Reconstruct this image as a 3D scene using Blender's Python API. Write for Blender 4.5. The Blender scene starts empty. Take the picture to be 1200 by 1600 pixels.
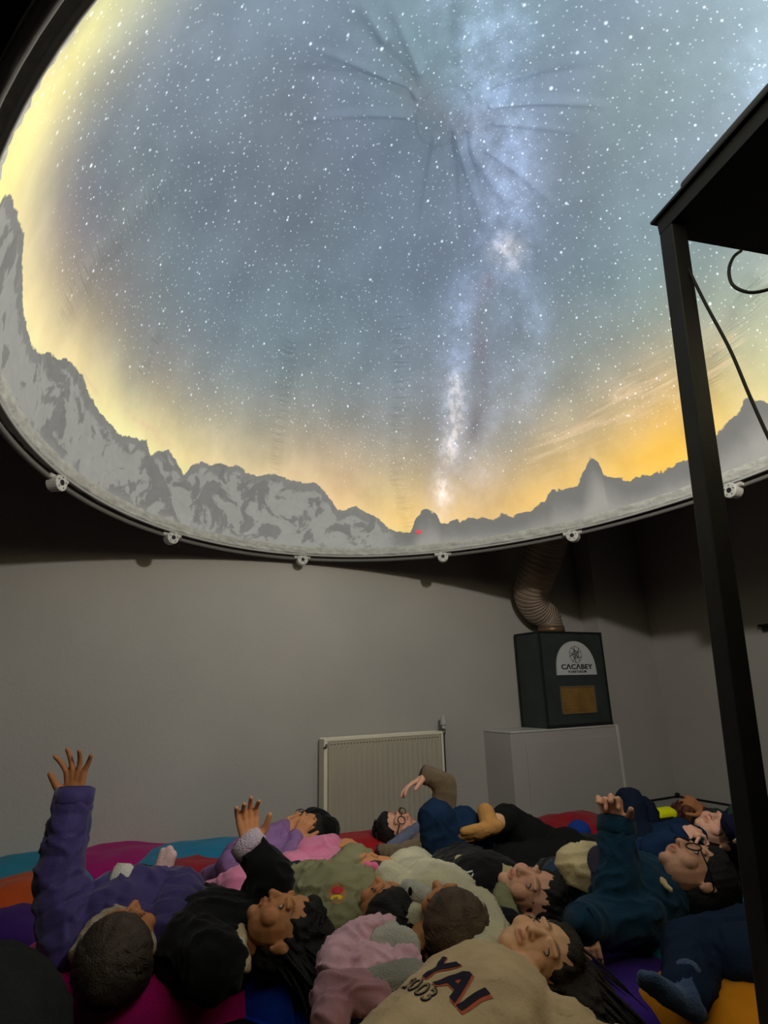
import bpy, bmesh, math, random
import numpy as np
from mathutils import Vector as V, Matrix, noise
from mathutils.bvhtree import BVHTree
random.seed(7); np.random.seed(7)
S = bpy.context.scene; COL = S.collection
R = math.radians
# ------------------------------------------------------------------ camera
CAM_H, F, TH, RO = .92, 900.0, R(17), R(1.5)
camd = bpy.data.cameras.new('camera'); cam = bpy.data.objects.new('camera', camd); COL.objects.link(cam)
cy_, sy_ = math.cos(TH), math.sin(TH); cr_, sr_ = math.cos(RO), math.sin(RO)
UPV = V((0, -sy_, cy_)); FW = V((0, cy_, sy_)); RX = V((1, 0, 0))
right = RX*cr_ - UPV*sr_; up = RX*sr_ + UPV*cr_
cam.matrix_world = Matrix(((right.x, up.x, -FW.x, 0), (right.y, up.y, -FW.y, 0), (right.z, up.z, -FW.z, CAM_H), (0, 0, 0, 1)))
camd.sensor_fit = 'VERTICAL'; camd.sensor_height = 36; camd.lens = 36*F/1600; camd.clip_start = .02
S.camera = cam
S.cycles.max_bounces = 4; S.cycles.diffuse_bounces = 3; S.cycles.glossy_bounces = 2; S.cycles.transmission_bounces = 3; S.cycles.caustics_reflective = False; S.cycles.caustics_refractive = False
# ------------------------------------------------------------------ world, exposure, projector light
W = bpy.data.worlds.new('world'); S.world = W; W.use_nodes = True
W.node_tree.nodes['Background'].inputs[0].default_value = (.02, .022, .025, 1)
W.node_tree.nodes['Background'].inputs[1].default_value = .05
S.view_settings.view_transform = 'Standard'; S.view_settings.look = 'None'
S.view_settings.exposure = 0; S.view_settings.gamma = 1; S.view_settings.use_curve_mapping = False
LAMP_POS = V((.77, .72, 2.03)); LAMP_W = 88
ld = bpy.data.lights.new('projector_light', 'POINT'); ld.energy = LAMP_W; ld.color = (1, .955, .90); ld.shadow_soft_size = .035
lo = bpy.data.objects.new('projector_light', ld); lo.location = LAMP_POS; COL.objects.link(lo)
DOME_EMIT, DOME_BASE = .70, .50
# ------------------------------------------------------------------ helpers
def ray(px, py):
    x = px-600; y = 800-py
    xr = x*cr_ + y*sr_; yr = -x*sr_ + y*cr_
    return V((xr, F*cy_ - yr*sy_, F*sy_ + yr*cy_))
C0 = V((0, 0, CAM_H))
def Q(px, py, z):                       # point of the room seen at that place of the photograph, at height z
    d = ray(px, py); return C0 + d*((z-CAM_H)/d.z)
def P(px, py, D):                       # same, at distance D along the floor
    d = ray(px, py); return C0 + d*(D/d.y)
AW = R(27); NW = V((-math.sin(AW), math.cos(AW), 0)); UW = V((math.cos(AW), math.sin(AW), 0)); OFF = 3.35
def WL(px, py, off=OFF):                # same, on a plane parallel to the back wall
    d = ray(px, py); return C0 + d*(off/NW.dot(d))
def RW(u, v, z): return UW*u + NW*v + V((0, 0, z))     # room coordinates
def lin(c): return tuple(((x/255)/12.92 if x/255 <= .04045 else (((x/255)+.055)/1.055)**2.4) for x in c)
MATS = {}
def mat(name, rgb, rough=.85, nscale=0, namt=.15, bump=0, bscale=80, metal=0, spec=.3, emit=None, es=0, sheen=0, vcol=False, weave=0):
    if name in MATS: return MATS[name]
    m = bpy.data.materials.new(name); m.use_nodes = True; nt = m.node_tree; N = nt.nodes; L = nt.links
    b = N['Principled BSDF']; c = (*rgb, 1)
    b.inputs['Base Color'].default_value = c; b.inputs['Roughness'].default_value = rough
    b.inputs['Metallic'].default_value = metal; b.inputs['Specular IOR Level'].default_value = spec
    if sheen: b.inputs['Sheen Weight'].default_value = sheen; b.inputs['Sheen Roughness'].default_value = .5
    tc = N.new('ShaderNodeTexCoord')
    src = None
    if nscale:
        n = N.new('ShaderNodeTexNoise'); n.inputs['Scale'].default_value = nscale; n.inputs['Detail'].default_value = 5
        L.new(tc.outputs['Object'], n.inputs['Vector'])
        mx = N.new('ShaderNodeMix'); mx.data_type = 'RGBA'
        mx.inputs[6].default_value = (*[x*(1-namt) for x in rgb], 1); mx.inputs[7].default_value = (*[min(1, x*(1+namt)) for x in rgb], 1)
        cr = N.new('ShaderNodeMapRange'); cr.inputs[1].default_value = .35; cr.inputs[2].default_value = .65
        L.new(n.outputs['Fac'], cr.inputs[0]); L.new(cr.outputs[0], mx.inputs[0]); src = mx.outputs[2]
    if vcol:
        a = N.new('ShaderNodeAttribute'); a.attribute_name = 'tint'
        mm = N.new('ShaderNodeMix'); mm.data_type = 'RGBA'; mm.blend_type = 'MULTIPLY'; mm.inputs[0].default_value = 1
        if src: L.new(src, mm.inputs[6])
        else: mm.inputs[6].default_value = c
        L.new(a.outputs['Color'], mm.inputs[7]); src = mm.outputs[2]
    if src: L.new(src, b.inputs['Base Color'])
    if bump:
        n = N.new('ShaderNodeTexNoise'); n.inputs['Scale'].default_value = bscale; n.inputs['Detail'].default_value = 4
        L.new(tc.outputs['Object'], n.inputs['Vector'])
        bp = N.new('ShaderNodeBump'); bp.inputs['Strength'].default_value = bump; bp.inputs['Distance'].default_value = .01
        L.new(n.outputs['Fac'], bp.inputs['Height']); L.new(bp.outputs[0], b.inputs['Normal'])
    if emit: b.inputs['Emission Color'].default_value = (*emit, 1); b.inputs['Emission Strength'].default_value = es
    MATS[name] = m; return m
def tag(o, label=None, cat=None, group=None, kind=None):
    for k, v in (('label', label), ('category', cat), ('group', group), ('kind', kind)):
        if v: o[k] = v
    return o
def obj(name, me, m=None, parent=None, smooth=False):
    if isinstance(me, bmesh.types.BMesh):
        bm = me; me = bpy.data.meshes.new(name); bm.to_mesh(me); bm.free()
    if m is not None:
        me.materials.clear()
        for x in (m if isinstance(m, (list, tuple)) else [m]): me.materials.append(x)
    if smooth: me.shade_smooth()
    o = bpy.data.objects.new(name, me); COL.objects.link(o)
    if parent is not None:
        o.parent = parent; o.matrix_parent_inverse = parent.matrix_basis.inverted()
    return o
def empty(name, loc, label=None, cat=None, group=None, kind=None):
    o = bpy.data.objects.new(name, None); o.location = loc; o.empty_display_size = .1; COL.objects.link(o)
    return tag(o, label, cat, group, kind)
def basis(f, u):                        # matrix columns x,y,z : y=f, z~u
    f = f.normalized(); x = f.cross(u).normalized(); z = x.cross(f)
    return Matrix(((x.x, f.x, z.x), (x.y, f.y, z.y), (x.z, f.z, z.z)))
def box(bm, c, ax, half, bev=0):
    """box with centre c, axes ax (3 vectors), half sizes"""
    vs = []
    for i in (-1, 1):
        for j in (-1, 1):
            for k in (-1, 1):
                vs.append(bm.verts.new(c + ax[0]*half[0]*i + ax[1]*half[1]*j + ax[2]*half[2]*k))
    fs = [(0, 1, 3, 2), (4, 6, 7, 5), (0, 4, 5, 1), (2, 3, 7, 6), (0, 2, 6, 4), (1, 5, 7, 3)]
    F_ = [bm.faces.new([vs[q] for q in f]) for f in fs]
    bmesh.ops.recalc_face_normals(bm, faces=F_)
    if bev:
        es = list({e for f in F_ for e in f.edges})
        bmesh.ops.bevel(bm, geom=es, offset=bev, segments=2, affect='EDGES', profile=.5)
    return F_
RAX = (UW, NW, V((0, 0, 1)))
def rbox(bm, u0, u1, v0, v1, z0, z1, bev=0):
    return box(bm, RW((u0+u1)/2, (v0+v1)/2, (z0+z1)/2), RAX, (abs(u1-u0)/2, abs(v1-v0)/2, abs(z1-z0)/2), bev)
def tube(bm, pts, rad, seg=10, closed=False, cap=True):
    pts = [V(p) for p in pts]; n = len(pts); rings = []
    ref = None
    for i, p in enumerate(pts):
        a = pts[(i-1) % n] if (closed or i > 0) else p; b = pts[(i+1) % n] if (closed or i < n-1) else p
        t = (b-a).normalized()
        if ref is None: ref = t.orthogonal().normalized()
        ref = (ref - t*ref.dot(t)).normalized(); s = t.cross(ref)
        r = rad[i] if isinstance(rad, (list, tuple)) else rad
        rings.append([bm.verts.new(p + ref*math.cos(2*math.pi*k/seg)*r + s*math.sin(2*math.pi*k/seg)*r) for k in range(seg)])
    m = n if closed else n-1
    for i in range(m):
        A = rings[i]; B = rings[(i+1) % n]
        for k in range(seg): bm.faces.new((A[k], A[(k+1) % seg], B[(k+1) % seg], B[k]))
    if not closed and cap:
        bm.faces.new(rings[0][::-1]); bm.faces.new(rings[-1])
def tcap(bm, p0, p1, r0, r1, flat=None, k=1.0, seg=12, hr=4):
    """tapered capsule, squashed by k along the vector flat"""
    p0 = V(p0); p1 = V(p1); t = p1-p0; Ln = t.length
    t = t/Ln if Ln > 1e-6 else V((0, 0, 1))
    if flat is None: a = t.orthogonal().normalized()
    else:
        a = V(flat); a = (a - t*a.dot(t)); a = a.normalized() if a.length > 1e-4 else t.orthogonal().normalized()
    b = t.cross(a)
    prof = [(-r0*math.cos(math.pi/2*i/hr), r0*math.sin(math.pi/2*i/hr)) for i in range(1, hr+1)]
    prof += [(Ln + r1*math.sin(math.pi/2*i/hr), r1*math.cos(math.pi/2*i/hr)) for i in range(0, hr)]
    rings = []
    for h, r in prof:
        rings.append([bm.verts.new(p0 + t*h + a*(math.cos(2*math.pi*q/seg)*r*k) + b*(math.sin(2*math.pi*q/seg)*r)) for q in range(seg)])
    v0 = bm.verts.new(p0 - t*r0); v1 = bm.verts.new(p0 + t*(Ln+r1))
    for i in range(len(rings)-1):
        A, B = rings[i], rings[i+1]
        for q in range(seg): bm.faces.new((A[q], B[q], B[(q+1) % seg], A[(q+1) % seg]))
    for q in range(seg):
        bm.faces.new((v0, rings[0][q], rings[0][(q+1) % seg])); bm.faces.new((v1, rings[-1][(q+1) % seg], rings[-1][q]))
def ell(bm, c, M, rad, seg=14):
    """ellipsoid, M 3x3 axes"""
    r = bmesh.ops.create_uvsphere(bm, u_segments=seg, v_segments=max(6, seg*2//3), radius=1)
    T = Matrix.Translation(V(c)) @ (M.to_4x4() @ Matrix.Diagonal((rad[0], rad[1], rad[2], 1)))
    bmesh.ops.transform(bm, matrix=T, verts=r['verts'])
def remesh(bm, vox, smooth=3, fac=.5):
    bmesh.ops.recalc_face_normals(bm, faces=bm.faces[:])
    me = bpy.data.meshes.new('tmp'); bm.to_mesh(me); bm.free()
    o = bpy.data.objects.new('tmp', me); COL.objects.link(o)
    m = o.modifiers.new('r', 'REMESH'); m.mode = 'VOXEL'; m.voxel_size = vox
    if smooth:
        s = o.modifiers.new('s', 'SMOOTH'); s.iterations = smooth; s.factor = fac
    dg = bpy.context.evaluated_depsgraph_get(); dg.update()
    out = bpy.data.meshes.new_from_object(o.evaluated_get(dg))
    bpy.data.objects.remove(o); bpy.data.meshes.remove(me)
    return out
def co_no(me):
    n = len(me.vertices); co = np.empty(n*3); me.vertices.foreach_get('co', co)
    no = np.empty(n*3); me.vertices.foreach_get('normal', no)
    return co.reshape(-1, 3), no.reshape(-1, 3)
def crumple(me, amp=.006, fr=9, seed=0, quilt=None, segs=None):
    """cloth folds on a remeshed garment; quilt = stitch spacing along the limbs"""
    co, no = co_no(me); d = np.zeros(len(co)); o = V((seed*3.1, seed*1.7, 0))
    for i, c in enumerate(co):
        p = V(c)*fr + o
        a = noise.noise(p); w = V((p.x+a*1.2, p.y*1.6-a, p.z*1.3))
        r = 1-2*abs(noise.noise(w*1.3)); d[i] = amp*(r*abs(r)*1.1 - .45 + .6*a)
    if quilt and segs:
        best = np.full(len(co), 1e9); tt = np.zeros(len(co)); acc = 0
        for a, b in segs:
            a = np.array(a); b = np.array(b); ab = b-a; L = np.linalg.norm(ab)
            t = np.clip(((co-a)@ab)/L**2, 0, 1); ds = np.linalg.norm(co-(a+t[:, None]*ab), axis=1)
            m = ds < best; best[m] = ds[m]; tt[m] = (((co-a)@ab)/L)[m]
        d += .007*(np.abs(np.sin(np.pi*tt/quilt))**.45-.75)
    co = co + no*d[:, None]
    me.vertices.foreach_set('co', co.ravel()); me.update()
    return me
def join_meshes(mes):
    bm = bmesh.new()
    for m in mes: bm.from_mesh(m)
    me = bpy.data.meshes.new('j'); bm.to_mesh(me); bm.free(); return me
# ------------------------------------------------------------------ materials
M_wall = mat('wall_paint', (.46, .435, .40), .9, 1.5, .05, .15, 60)
M_white = mat('white_enamel', (.62, .60, .55), .45, 4, .03)
M_black = mat('black_steel', (.012, .012, .013), .5, 20, .2, .05, 200)
M_dark = mat('dark_ceiling', (.02, .02, .02), .95, 2, .3)
M_floor = mat('dark_carpet', (.03, .032, .04), .95, 30, .3, .4, 300)
M_box = mat('grey_green_board', (.035, .045, .043), .6, 8, .15, .1, 50)
M_plastic = mat('white_plastic', (.5, .49, .46), .4)
M_rubber = mat('black_rubber', (.01, .01, .01), .6)
M_brass = mat('ochre_filter', (.30, .17, .045), .6, 12, .2)
M_ink = mat('black_ink', (.015, .015, .02), .6)
M_paper = mat('white_sticker', (.62, .63, .63), .5)
# ------------------------------------------------------------------ room shell
cu = UW.dot(WL(1029, 1242)); UL, VB, HC = -2.6, -2.3, 3.7
def slab(name, u0, u1, v0, v1, z0, z1, m):
    bm = bmesh.new(); rbox(bm, u0, u1, v0, v1, z0, z1); return tag(obj(name, bm, m), kind='structure')
slab('floor', UL, cu, VB, OFF, -.1, 0, M_floor)
slab('ceiling', UL, cu, VB, OFF, HC, HC+.1, M_dark)
slab('wall_back', UL-.1, cu+.1, OFF, OFF+.1, -.1, HC+.1, M_wall)
slab('wall_right', cu, cu+.1, VB, OFF, -.1, HC+.1, M_wall)
slab('wall_left', UL-.1, UL, VB, OFF, -.1, HC+.1, M_wall)
slab('wall_front', UL-.1, cu+.1, VB-.1, VB, -.1, HC+.1, M_wall)
pu = UW.dot(WL(965, 1200, OFF-.16))
slab('wall_pier', pu, cu, OFF-.16, OFF, 0, HC, M_wall)
M_base = mat('baseboard_paint', (.42, .41, .38), .6)
slab('baseboard_back', UL, pu, OFF-.015, OFF, 0, .11, M_base)
slab('baseboard_pier', pu, cu, OFF-.175, OFF-.16, 0, .11, M_base)
slab('baseboard_right', cu-.015, cu, VB, OFF-.175, 0, .11, M_base)
bm = bmesh.new()
tube(bm, [RW(pu-.3, OFF-.183, .118), RW(cu-.02, OFF-.183, .118), RW(cu-.022, OFF-.21, .118), RW(cu-.022, VB+.2, .118)], .006, 6)  # dark gap line on top of the baseboard, drawn as a thin tube
cab0 = obj('baseboard_gap_line', bm, M_rubber, smooth=True); tag(cab0, 'thin dark gap line running along the top of the baseboard in the right corner', 'cable')
bm = bmesh.new(); ell(bm, RW(cu-.03, OFF-.19, .128), Matrix.Identity(3), (.018, .018, .016)); obj('corner_dot', bm, M_rubber, cab0, True)  # small black dot in the corner on the gap line
# boxed-in plinth under the air cabinet
PF = OFF-.28
p0 = UW.dot(WL(797, 1142, PF)); p1 = UW.dot(WL(963, 1140, PF)); pz = WL(857, 1139, PF).z
pl = empty('boxed_plinth', RW((p0+p1)/2, PF+.14, 0), None, None, None, 'structure')
bm = bmesh.new(); rbox(bm, p0, p1, PF, OFF, 0, pz-.012, .004); obj('plinth_body', bm, M_wall, pl)
bm = bmesh.new(); rbox(bm, p0+.11, p1+.004, PF-.012, PF, 0, pz-.07, .003); obj('plinth_panel', bm, M_wall, pl)
bm = bmesh.new(); rbox(bm, p0-.004, p1+.006, PF-.006, OFF, pz-.012, pz, .003); obj('plinth_top', bm, M_white, pl)
bm = bmesh.new(); rbox(bm, p1-.012, p1+.006, PF-.02, PF-.004, 0, pz, .003); obj('plinth_corner_strip', bm, M_white, pl)
# ------------------------------------------------------------------ radiator
RO_ = OFF-.10
r0 = UW.dot(WL(510, 1152, RO_)); r1 = UW.dot(WL(690, 1143, RO_)); rz1 = WL(600, 1148, RO_).z; rz0 = WL(600, 1318, RO_).z
rad = empty('radiator', RW((r0+r1)/2, RO_, rz0), 'cream steel panel radiator mounted on the back wall', 'radiator')
M_rad = mat('radiator_enamel', (.82, .77, .62), .4, 3, .03)
n = 22; wd = r1-r0; bm = bmesh.new()
cols = []
for i in range(n*4+1):
    t = i/(n*4); ph = (i % 4)
    dep = .004 if ph in (1, 2) else 0
    cols.append((r0+.012+t*(wd-.024), dep))
zz = [rz0, rz0+.035, rz0+.05, rz1-.06, rz1-.045, rz1-.012]; am = [0, 0, 1, .8, 0, 0]
grid = [[bm.verts.new(RW(u, RO_+d*a_-.004*(a_ > 0)*0, z)) for u, d in cols] for z, a_ in zip(zz, am)]
for a in range(len(zz)-1):
    for i in range(len(cols)-1): bm.faces.new((grid[a][i], grid[a][i+1], grid[a+1][i+1], grid[a+1][i]))
bmesh.ops.solidify(bm, geom=bm.faces[:], thickness=-.006)
obj('front_panel', bm, M_rad, rad)
bm = bmesh.new(); rbox(bm, r0+.01, r1-.01, RO_+.055, RO_+.07, rz0+.01, rz1-.02, .003); obj('rear_panel', bm, M_rad, rad)
for nm, a, b in (('side_cover', r0-.016, r0+.006), ('side_cover', r1-.006, r1+.008)):
    bm = bmesh.new(); rbox(bm, a, b, RO_-.006, RO_+.075, rz0+.02, rz1-.004, .003)
    so = obj(nm, bm, M_rad, rad)
bm = bmesh.new(); rbox(bm, r0-.012, r1+.004, RO_-.004, RO_+.002, rz1-.016, rz1, .002); rbox(bm, r0-.012, r1+.004, RO_+.07, RO_+.076, rz1-.016, rz1, .002)
obj('grille_frame', bm, M_rad, rad)
for i in range(30):
    u = r0+wd*(i+.5)/30; bm = bmesh.new(); rbox(bm, u-.006, u+.006, RO_+.002, RO_+.07, rz1-.01, rz1-.004)
    obj('grille_slat', bm, M_rad, rad)
for zr, nn in ((rz1-.034, 36), (rz0+.022, 30)):
    bm = bmesh.new()
    for i in range(nn):
        u = r0+.02+(wd-.04)*(i+.5)/nn; rbox(bm, u-.0035, u+.0035, RO_-.003, RO_, zr-.003, zr+.003)
    o = obj('slot_dots', bm, mat('slot_dot', (.16, .13, .09) if zr > .3 else (.8, .77, .68), .5) if zr > .3 else mat('slot_dot_pale', (.85, .82, .74), .4), rad); o['kind'] = 'stuff'  # small blocks stand for the slots, dark above, pale below
bm = bmesh.new(); vx = r1+.03
tube(bm, [RW(vx, RO_+.02, rz1+.012), RW(vx, RO_+.02, rz1+.03), RW(vx, RO_+.02, rz1+.035), RW(vx, RO_+.02, rz1+.085), RW(vx, RO_+.02, rz1+.09)], [.012, .012, .02, .018, .012], 14)
obj('thermostat_head', bm, M_plastic, rad, False)
bm = bmesh.new(); tube(bm, [RW(r1, RO_+.03, rz1-.02), RW(vx, RO_+.02, rz1-.015), RW(vx, RO_+.02, rz1+.015)], .010, 10)
obj('valve', bm, mat('dark_chrome', (.1, .1, .1), .3, metal=.9), rad, True)
bm = bmesh.new(); tube(bm, [RW(vx, RO_+.025, rz1), RW(vx, RO_+.03, rz1-.1), RW(vx, RO_+.03, .0)], .008, 8)
obj('supply_pipe', bm, mat('dark_pipe', (.03, .03, .03), .5), rad, True)
bm = bmesh.new(); tube(bm, [RW(r0-.02, RO_-.01, rz1-.05), RW(r0-.006, RO_-.012, rz1-.045), RW(r0-.004, RO_-.012, rz1-.03)], .006, 8); obj('bleed_valve', bm, MATS['dark_chrome'], rad, True)
for u in (r0+.1, r1-.1):
    bm = bmesh.new(); rbox(bm, u-.02, u+.02, RO_+.07, OFF, rz0+.1, rz1-.1); obj('wall_bracket', bm, M_rad, rad)
# ------------------------------------------------------------------ air cabinet + duct
CF = PF+.0
b0 = UW.dot(WL(857, 1139, CF)); b1 = UW.dot(WL(957, 1138, CF)); bz1 = WL(849, 988, CF).z
bd = .25
ac = empty('air_cabinet', RW((b0+b1)/2, CF+bd/2, pz), 'dark grey green box with white arched emblem plate standing on the boxed plinth', 'cabinet')
bm = bmesh.new(); rbox(bm, b0, b1, CF, CF+bd, pz, bz1, .006); obj('cabinet_body', bm, M_box, ac)
M_edge = mat('dark_edge_strip', (.012, .014, .014), .4)
for (ua, va) in ((b0, CF), (b1, CF), (b0, CF+bd)):
    bm = bmesh.new(); rbox(bm, ua-.007, ua+.007, va-.006, va+.006, pz, bz1+.004, .002); obj('corner_strip', bm, M_edge, ac)
bm = bmesh.new(); rbox(bm, b0-.007, b1+.007, CF-.008, CF+bd, bz1-.004, bz1+.008, .002); obj('cabinet_lid', bm, M_edge, ac)
bm = bmesh.new(); rbox(bm, b0, b1+.008, CF-.008, CF+.004, pz, pz+.02, .002); obj('bottom_rail', bm, M_edge, ac)
# arch emblem plate
def onface(px, py): q = WL(px, py, CF); return UW.dot(q), q.z
eu0, ez0 = onface(870, 1055); eu1, _ = onface(931, 1054); _, ez1 = onface(898, 1002); ez0b = onface(931, 1054)[1]
ez0 = (ez0+ez0b)/2; ecx = (eu0+eu1)/2; ew = (eu1-eu0)/2; eh = ez1-ez0
bm = bmesh.new(); ring = []
for i in range(33):
    a = math.pi*i/32; uu = ecx+ew*math.cos(a); z = ez0+.008+(eh-.008)*math.sin(a)**.8
    ring.append((uu, z))
ring = [(ecx+ew*1.02, ez0)]+ring+[(ecx-ew*1.02, ez0)]
fr = [bm.verts.new(RW(u, CF-.010, z)) for u, z in ring]; bk = [bm.verts.new(RW(u, CF+.001, z)) for u, z in ring]
bm.faces.new(fr); bm.faces.new(bk[::-1])
for i in range(len(ring)): j = (i+1) % len(ring); bm.faces.new((fr[i], bk[i], bk[j], fr[j]))
bmesh.ops.recalc_face_normals(bm, faces=bm.faces[:])
plate = obj('emblem_plate', bm, M_paper, ac)
bm = bmesh.new(); rc = V((0, 0, 0)); rr = eh*.25; cz = ez0+eh*.60
nod = [(rr*math.cos(2*math.pi*k/10+.3), rr*math.sin(2*math.pi*k/10+.3)) for k in range(10)]
inn = [(rr*.5*math.cos(2*math.pi*k/5+.6), rr*.5*math.sin(2*math.pi*k/5+.6)) for k in range(5)]
def seg2(a, b, w=.0016):
    tube(bm, [RW(ecx+a[0], CF-.011, cz+a[1]), RW(ecx+b[0], CF-.011, cz+b[1])], w, 4)
for k in range(10): seg2(nod[k], nod[(k+1) % 10]); seg2(nod[k], inn[(k//2) % 5])
for k in range(5): seg2(inn[k], inn[(k+1) % 5]); seg2(inn[k], nod[(2*k+3) % 10]); seg2(inn[k], (0, 0)); seg2(inn[k], inn[(k+2) % 5], .0012)
obj('emblem_globe', bm, M_ink, plate)
def text_mesh(body, size, offset=0, extrude=.001, spacing=1.0):
    c = bpy.data.curves.new('t', 'FONT'); c.body = body; c.size = size; c.extrude = extrude; c.offset = offset; c.align_x = 'CENTER'; c.align_y = 'CENTER'; c.space_character = spacing
    c.resolution_u = 3
    o = bpy.data.objects.new('t', c); COL.objects.link(o)
    dg = bpy.context.evaluated_depsgraph_get(); dg.update()
    me = bpy.data.meshes.new_from_object(o.evaluated_get(dg)); bpy.data.objects.remove(o); bpy.data.curves.remove(c)
    return me
def place(me, org, x, y):
    z = x.cross(y); me.transform(Matrix(((x.x, y.x, z.x, org.x), (x.y, y.y, z.y, org.y), (x.z, y.z, z.z, org.z), (0, 0, 0, 1)))); return me
t = text_mesh('C\u039bC\u039bBEY', eh*.20, .0012, .001, 1.06); w = max(v.co.x for v in t.vertices)*2; t.transform(Matrix.Diagonal((ew*1.62/w, 1, 1, 1)))
obj('emblem_lettering', place(t, RW(ecx, CF-.011, ez0+eh*.23), UW, V((0, 0, 1))), M_ink, plate)
t = text_mesh('PLANETARIUM', eh*.10, .0003, .001, 1.15)
obj('emblem_small_lettering', place(t, RW(ecx, CF-.011, ez0+eh*.09), UW, V((0, 0, 1))), M_ink, plate)
# ochre filter vent
fu0, fz1 = onface(875, 1074); fu1, fz0 = onface(931, 1112)
bm = bmesh.new(); rbox(bm, fu0, fu1, CF-.004, CF+.002, fz0, fz1); vent = obj('filter_vent', bm, M_brass, ac)
for i in range(14):
    z = fz0+(fz1-fz0)*(i+.5)/14; bm = bmesh.new(); rbox(bm, fu0, fu1, CF-.009, CF-.003, z-.0035, z+.0015, .001); obj('vent_louvre', bm, M_brass, vent)
for a, b, c_, d in ((fu1-.003, fu1+.005, fz0-.004, fz1+.004), (fu0-.005, fu0+.003, fz0-.004, fz1+.004), (fu0-.005, fu1+.005, fz1-.002, fz1+.006), (fu0-.005, fu1+.005, fz0-.006, fz0+.002)):
    bm = bmesh.new(); rbox(bm, a, b, CF-.011, CF, c_, d, .001); obj('vent_frame', bm, mat('ochre_frame', (.2, .15, .08), .5), vent)
# duct: spiral ribbed hose
dt = RW((b0+b1)/2-.055, CF+bd/2, bz1+.02)
ctrl = [(dt, .085), (dt+V((-.015, 0, .10)), .088), (P(838, 950, dt.y-.05), .105), (P(830, 925, dt.y-.12), .12), (P(842, 890, dt.y-.22), .125), (P(856, 850, dt.y-.32), .128), (P(862, 822, dt.y-.40), .13)]
def spline(pts, n):
    out = []; m = len(pts)
    for i in range(m-1):
        a = pts[max(i-1, 0)]; b = pts[i]; c = pts[i+1]; d = pts[min(i+2, m-1)]
        for k in range(n):
            t = k/n; out.append(.5*((2*b)+(c-a)*t+(2*a-5*b+4*c-d)*t*t+(3*b-a-3*c+d)*t**3))
    out.append(pts[-1]); return out
pp = spline([c[0] for c in ctrl], 22); rr_ = spline([c[1] for c in ctrl], 22)
duct = empty('air_duct', dt, 'ribbed flexible air hose rising from the dark cabinet to the dome rim', 'duct')
bm = bmesh.new(); rads = [r*(1-.05+.075*abs(math.sin(i*math.pi/4))) for i, r in enumerate(rr_)]
tube(bm, pp, rads, 28); obj('hose', bm, mat('duct_foil', (.27, .20, .145), .42, 10, .15, .2, 40, metal=.25), duct, True)
bm = bmesh.new()
for i in range(0, len(pp)-1, 4):
    t_ = (pp[i+1]-pp[i]).normalized(); a = t_.orthogonal().normalized(); b = t_.cross(a)
    tube(bm, [pp[i]+(a*math.cos(q*math.pi/9)+b*math.sin(q*math.pi/9))*rr_[i]*1.015 for q in range(18)], .0022, 4, closed=True)
o = obj('hose_wire', bm, mat('duct_wire', (.6, .5, .38), .35), duct, True)
bm = bmesh.new(); tube(bm, [dt+V((0, 0, -.011)), dt+V((0, 0, .035))], [.095, .093], 24); obj('hose_collar', bm, mat('copper_collar', (.25, .16, .1), .4, metal=.5), duct, True)
# ------------------------------------------------------------------ dome
DC = V((.200, 1.833, 1.715)); DA, DB, DH = 1.314, 1.700, 1.52; DR = R(24.7)
def dome_pt(phi, psi, k=1.0, dz=0):
    x = DA*k*math.cos(psi)*math.cos(phi); y = DB*k*math.cos(psi)*math.sin(phi)
    return V((DC.x+x*math.cos(DR)-y*math.sin(DR), DC.y+x*math.sin(DR)+y*math.cos(DR), DC.z+DH*k*math.sin(psi)+dz))
def dome_hit(px, py):
    d = ray(px, py); o = C0-DC
    def loc(v): return V(((v.x*math.cos(DR)+v.y*math.sin(DR))/DA, (-v.x*math.sin(DR)+v.y*math.cos(DR))/DB, v.z/DH))
    d = loc(d); o = loc(o); a = d.dot(d); b = 2*d.dot(o); c = o.dot(o)-1; q = b*b-4*a*c
    q = max(q, 0); t = (-b+math.sqrt(q))/(2*a); h = o+d*t
    return (math.atan2(h.y, h.x)+math.pi/2) % (2*math.pi)-math.pi/2, math.asin(max(-1, min(1, h.z/h.length)))
def ae(phi, psi): r = 1-psi/(math.pi/2); return np.stack([r*np.cos(phi), r*np.sin(phi)], -1)
ridge = [(0, 305), (12, 303), (28, 345), (35, 372), (33, 400), (35, 440), (35, 480), (50, 545), (62, 552), (75, 550), (88, 562), (100, 558), (116, 574), (130, 590), (137, 612), (150, 636), (165, 656), (190, 681), (205, 682), (216, 688), (228, 686), (233, 712), (245, 706), (262, 702), (275, 722), (287, 743), (298, 728), (315, 721), (330, 727), (345, 724), (358, 729), (372, 726), (384, 738), (400, 744), (418, 741), (432, 742), (448, 748), (462, 752), (478, 756), (492, 754), (505, 764), (516, 780), (527, 797), (540, 797), (555, 791), (570, 800), (590, 808), (603, 822), (615, 828), (630, 831), (641, 832), (650, 812), (658, 801), (670, 797), (682, 803), (690, 817), (705, 811), (720, 814), (735, 811), (760, 810), (780, 806), (803, 806), (825, 800), (838, 790), (852, 786), (862, 768), (880, 763), (903, 762), (910, 742), (916, 728), (921, 716), (926, 713), (931, 719), (937, 724), (942, 738), (955, 744), (980, 750), (1010, 744), (1035, 735), (1055, 728), (1070, 722), (1095, 706), (1112, 690), (1130, 668), (1148, 650), (1165, 630), (1175, 623), (1190, 624), (1200, 628), (1230, 640)]
rp = sorted((dome_hit(x, y)) for x, y in ridge)
rphi = np.array([a for a, b in rp]); rpsi = np.array([b for a, b in rp])
NPH, NPS = 900, 240
ph = np.linspace(-math.pi/2, 3*math.pi/2, NPH, endpoint=False)
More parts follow.
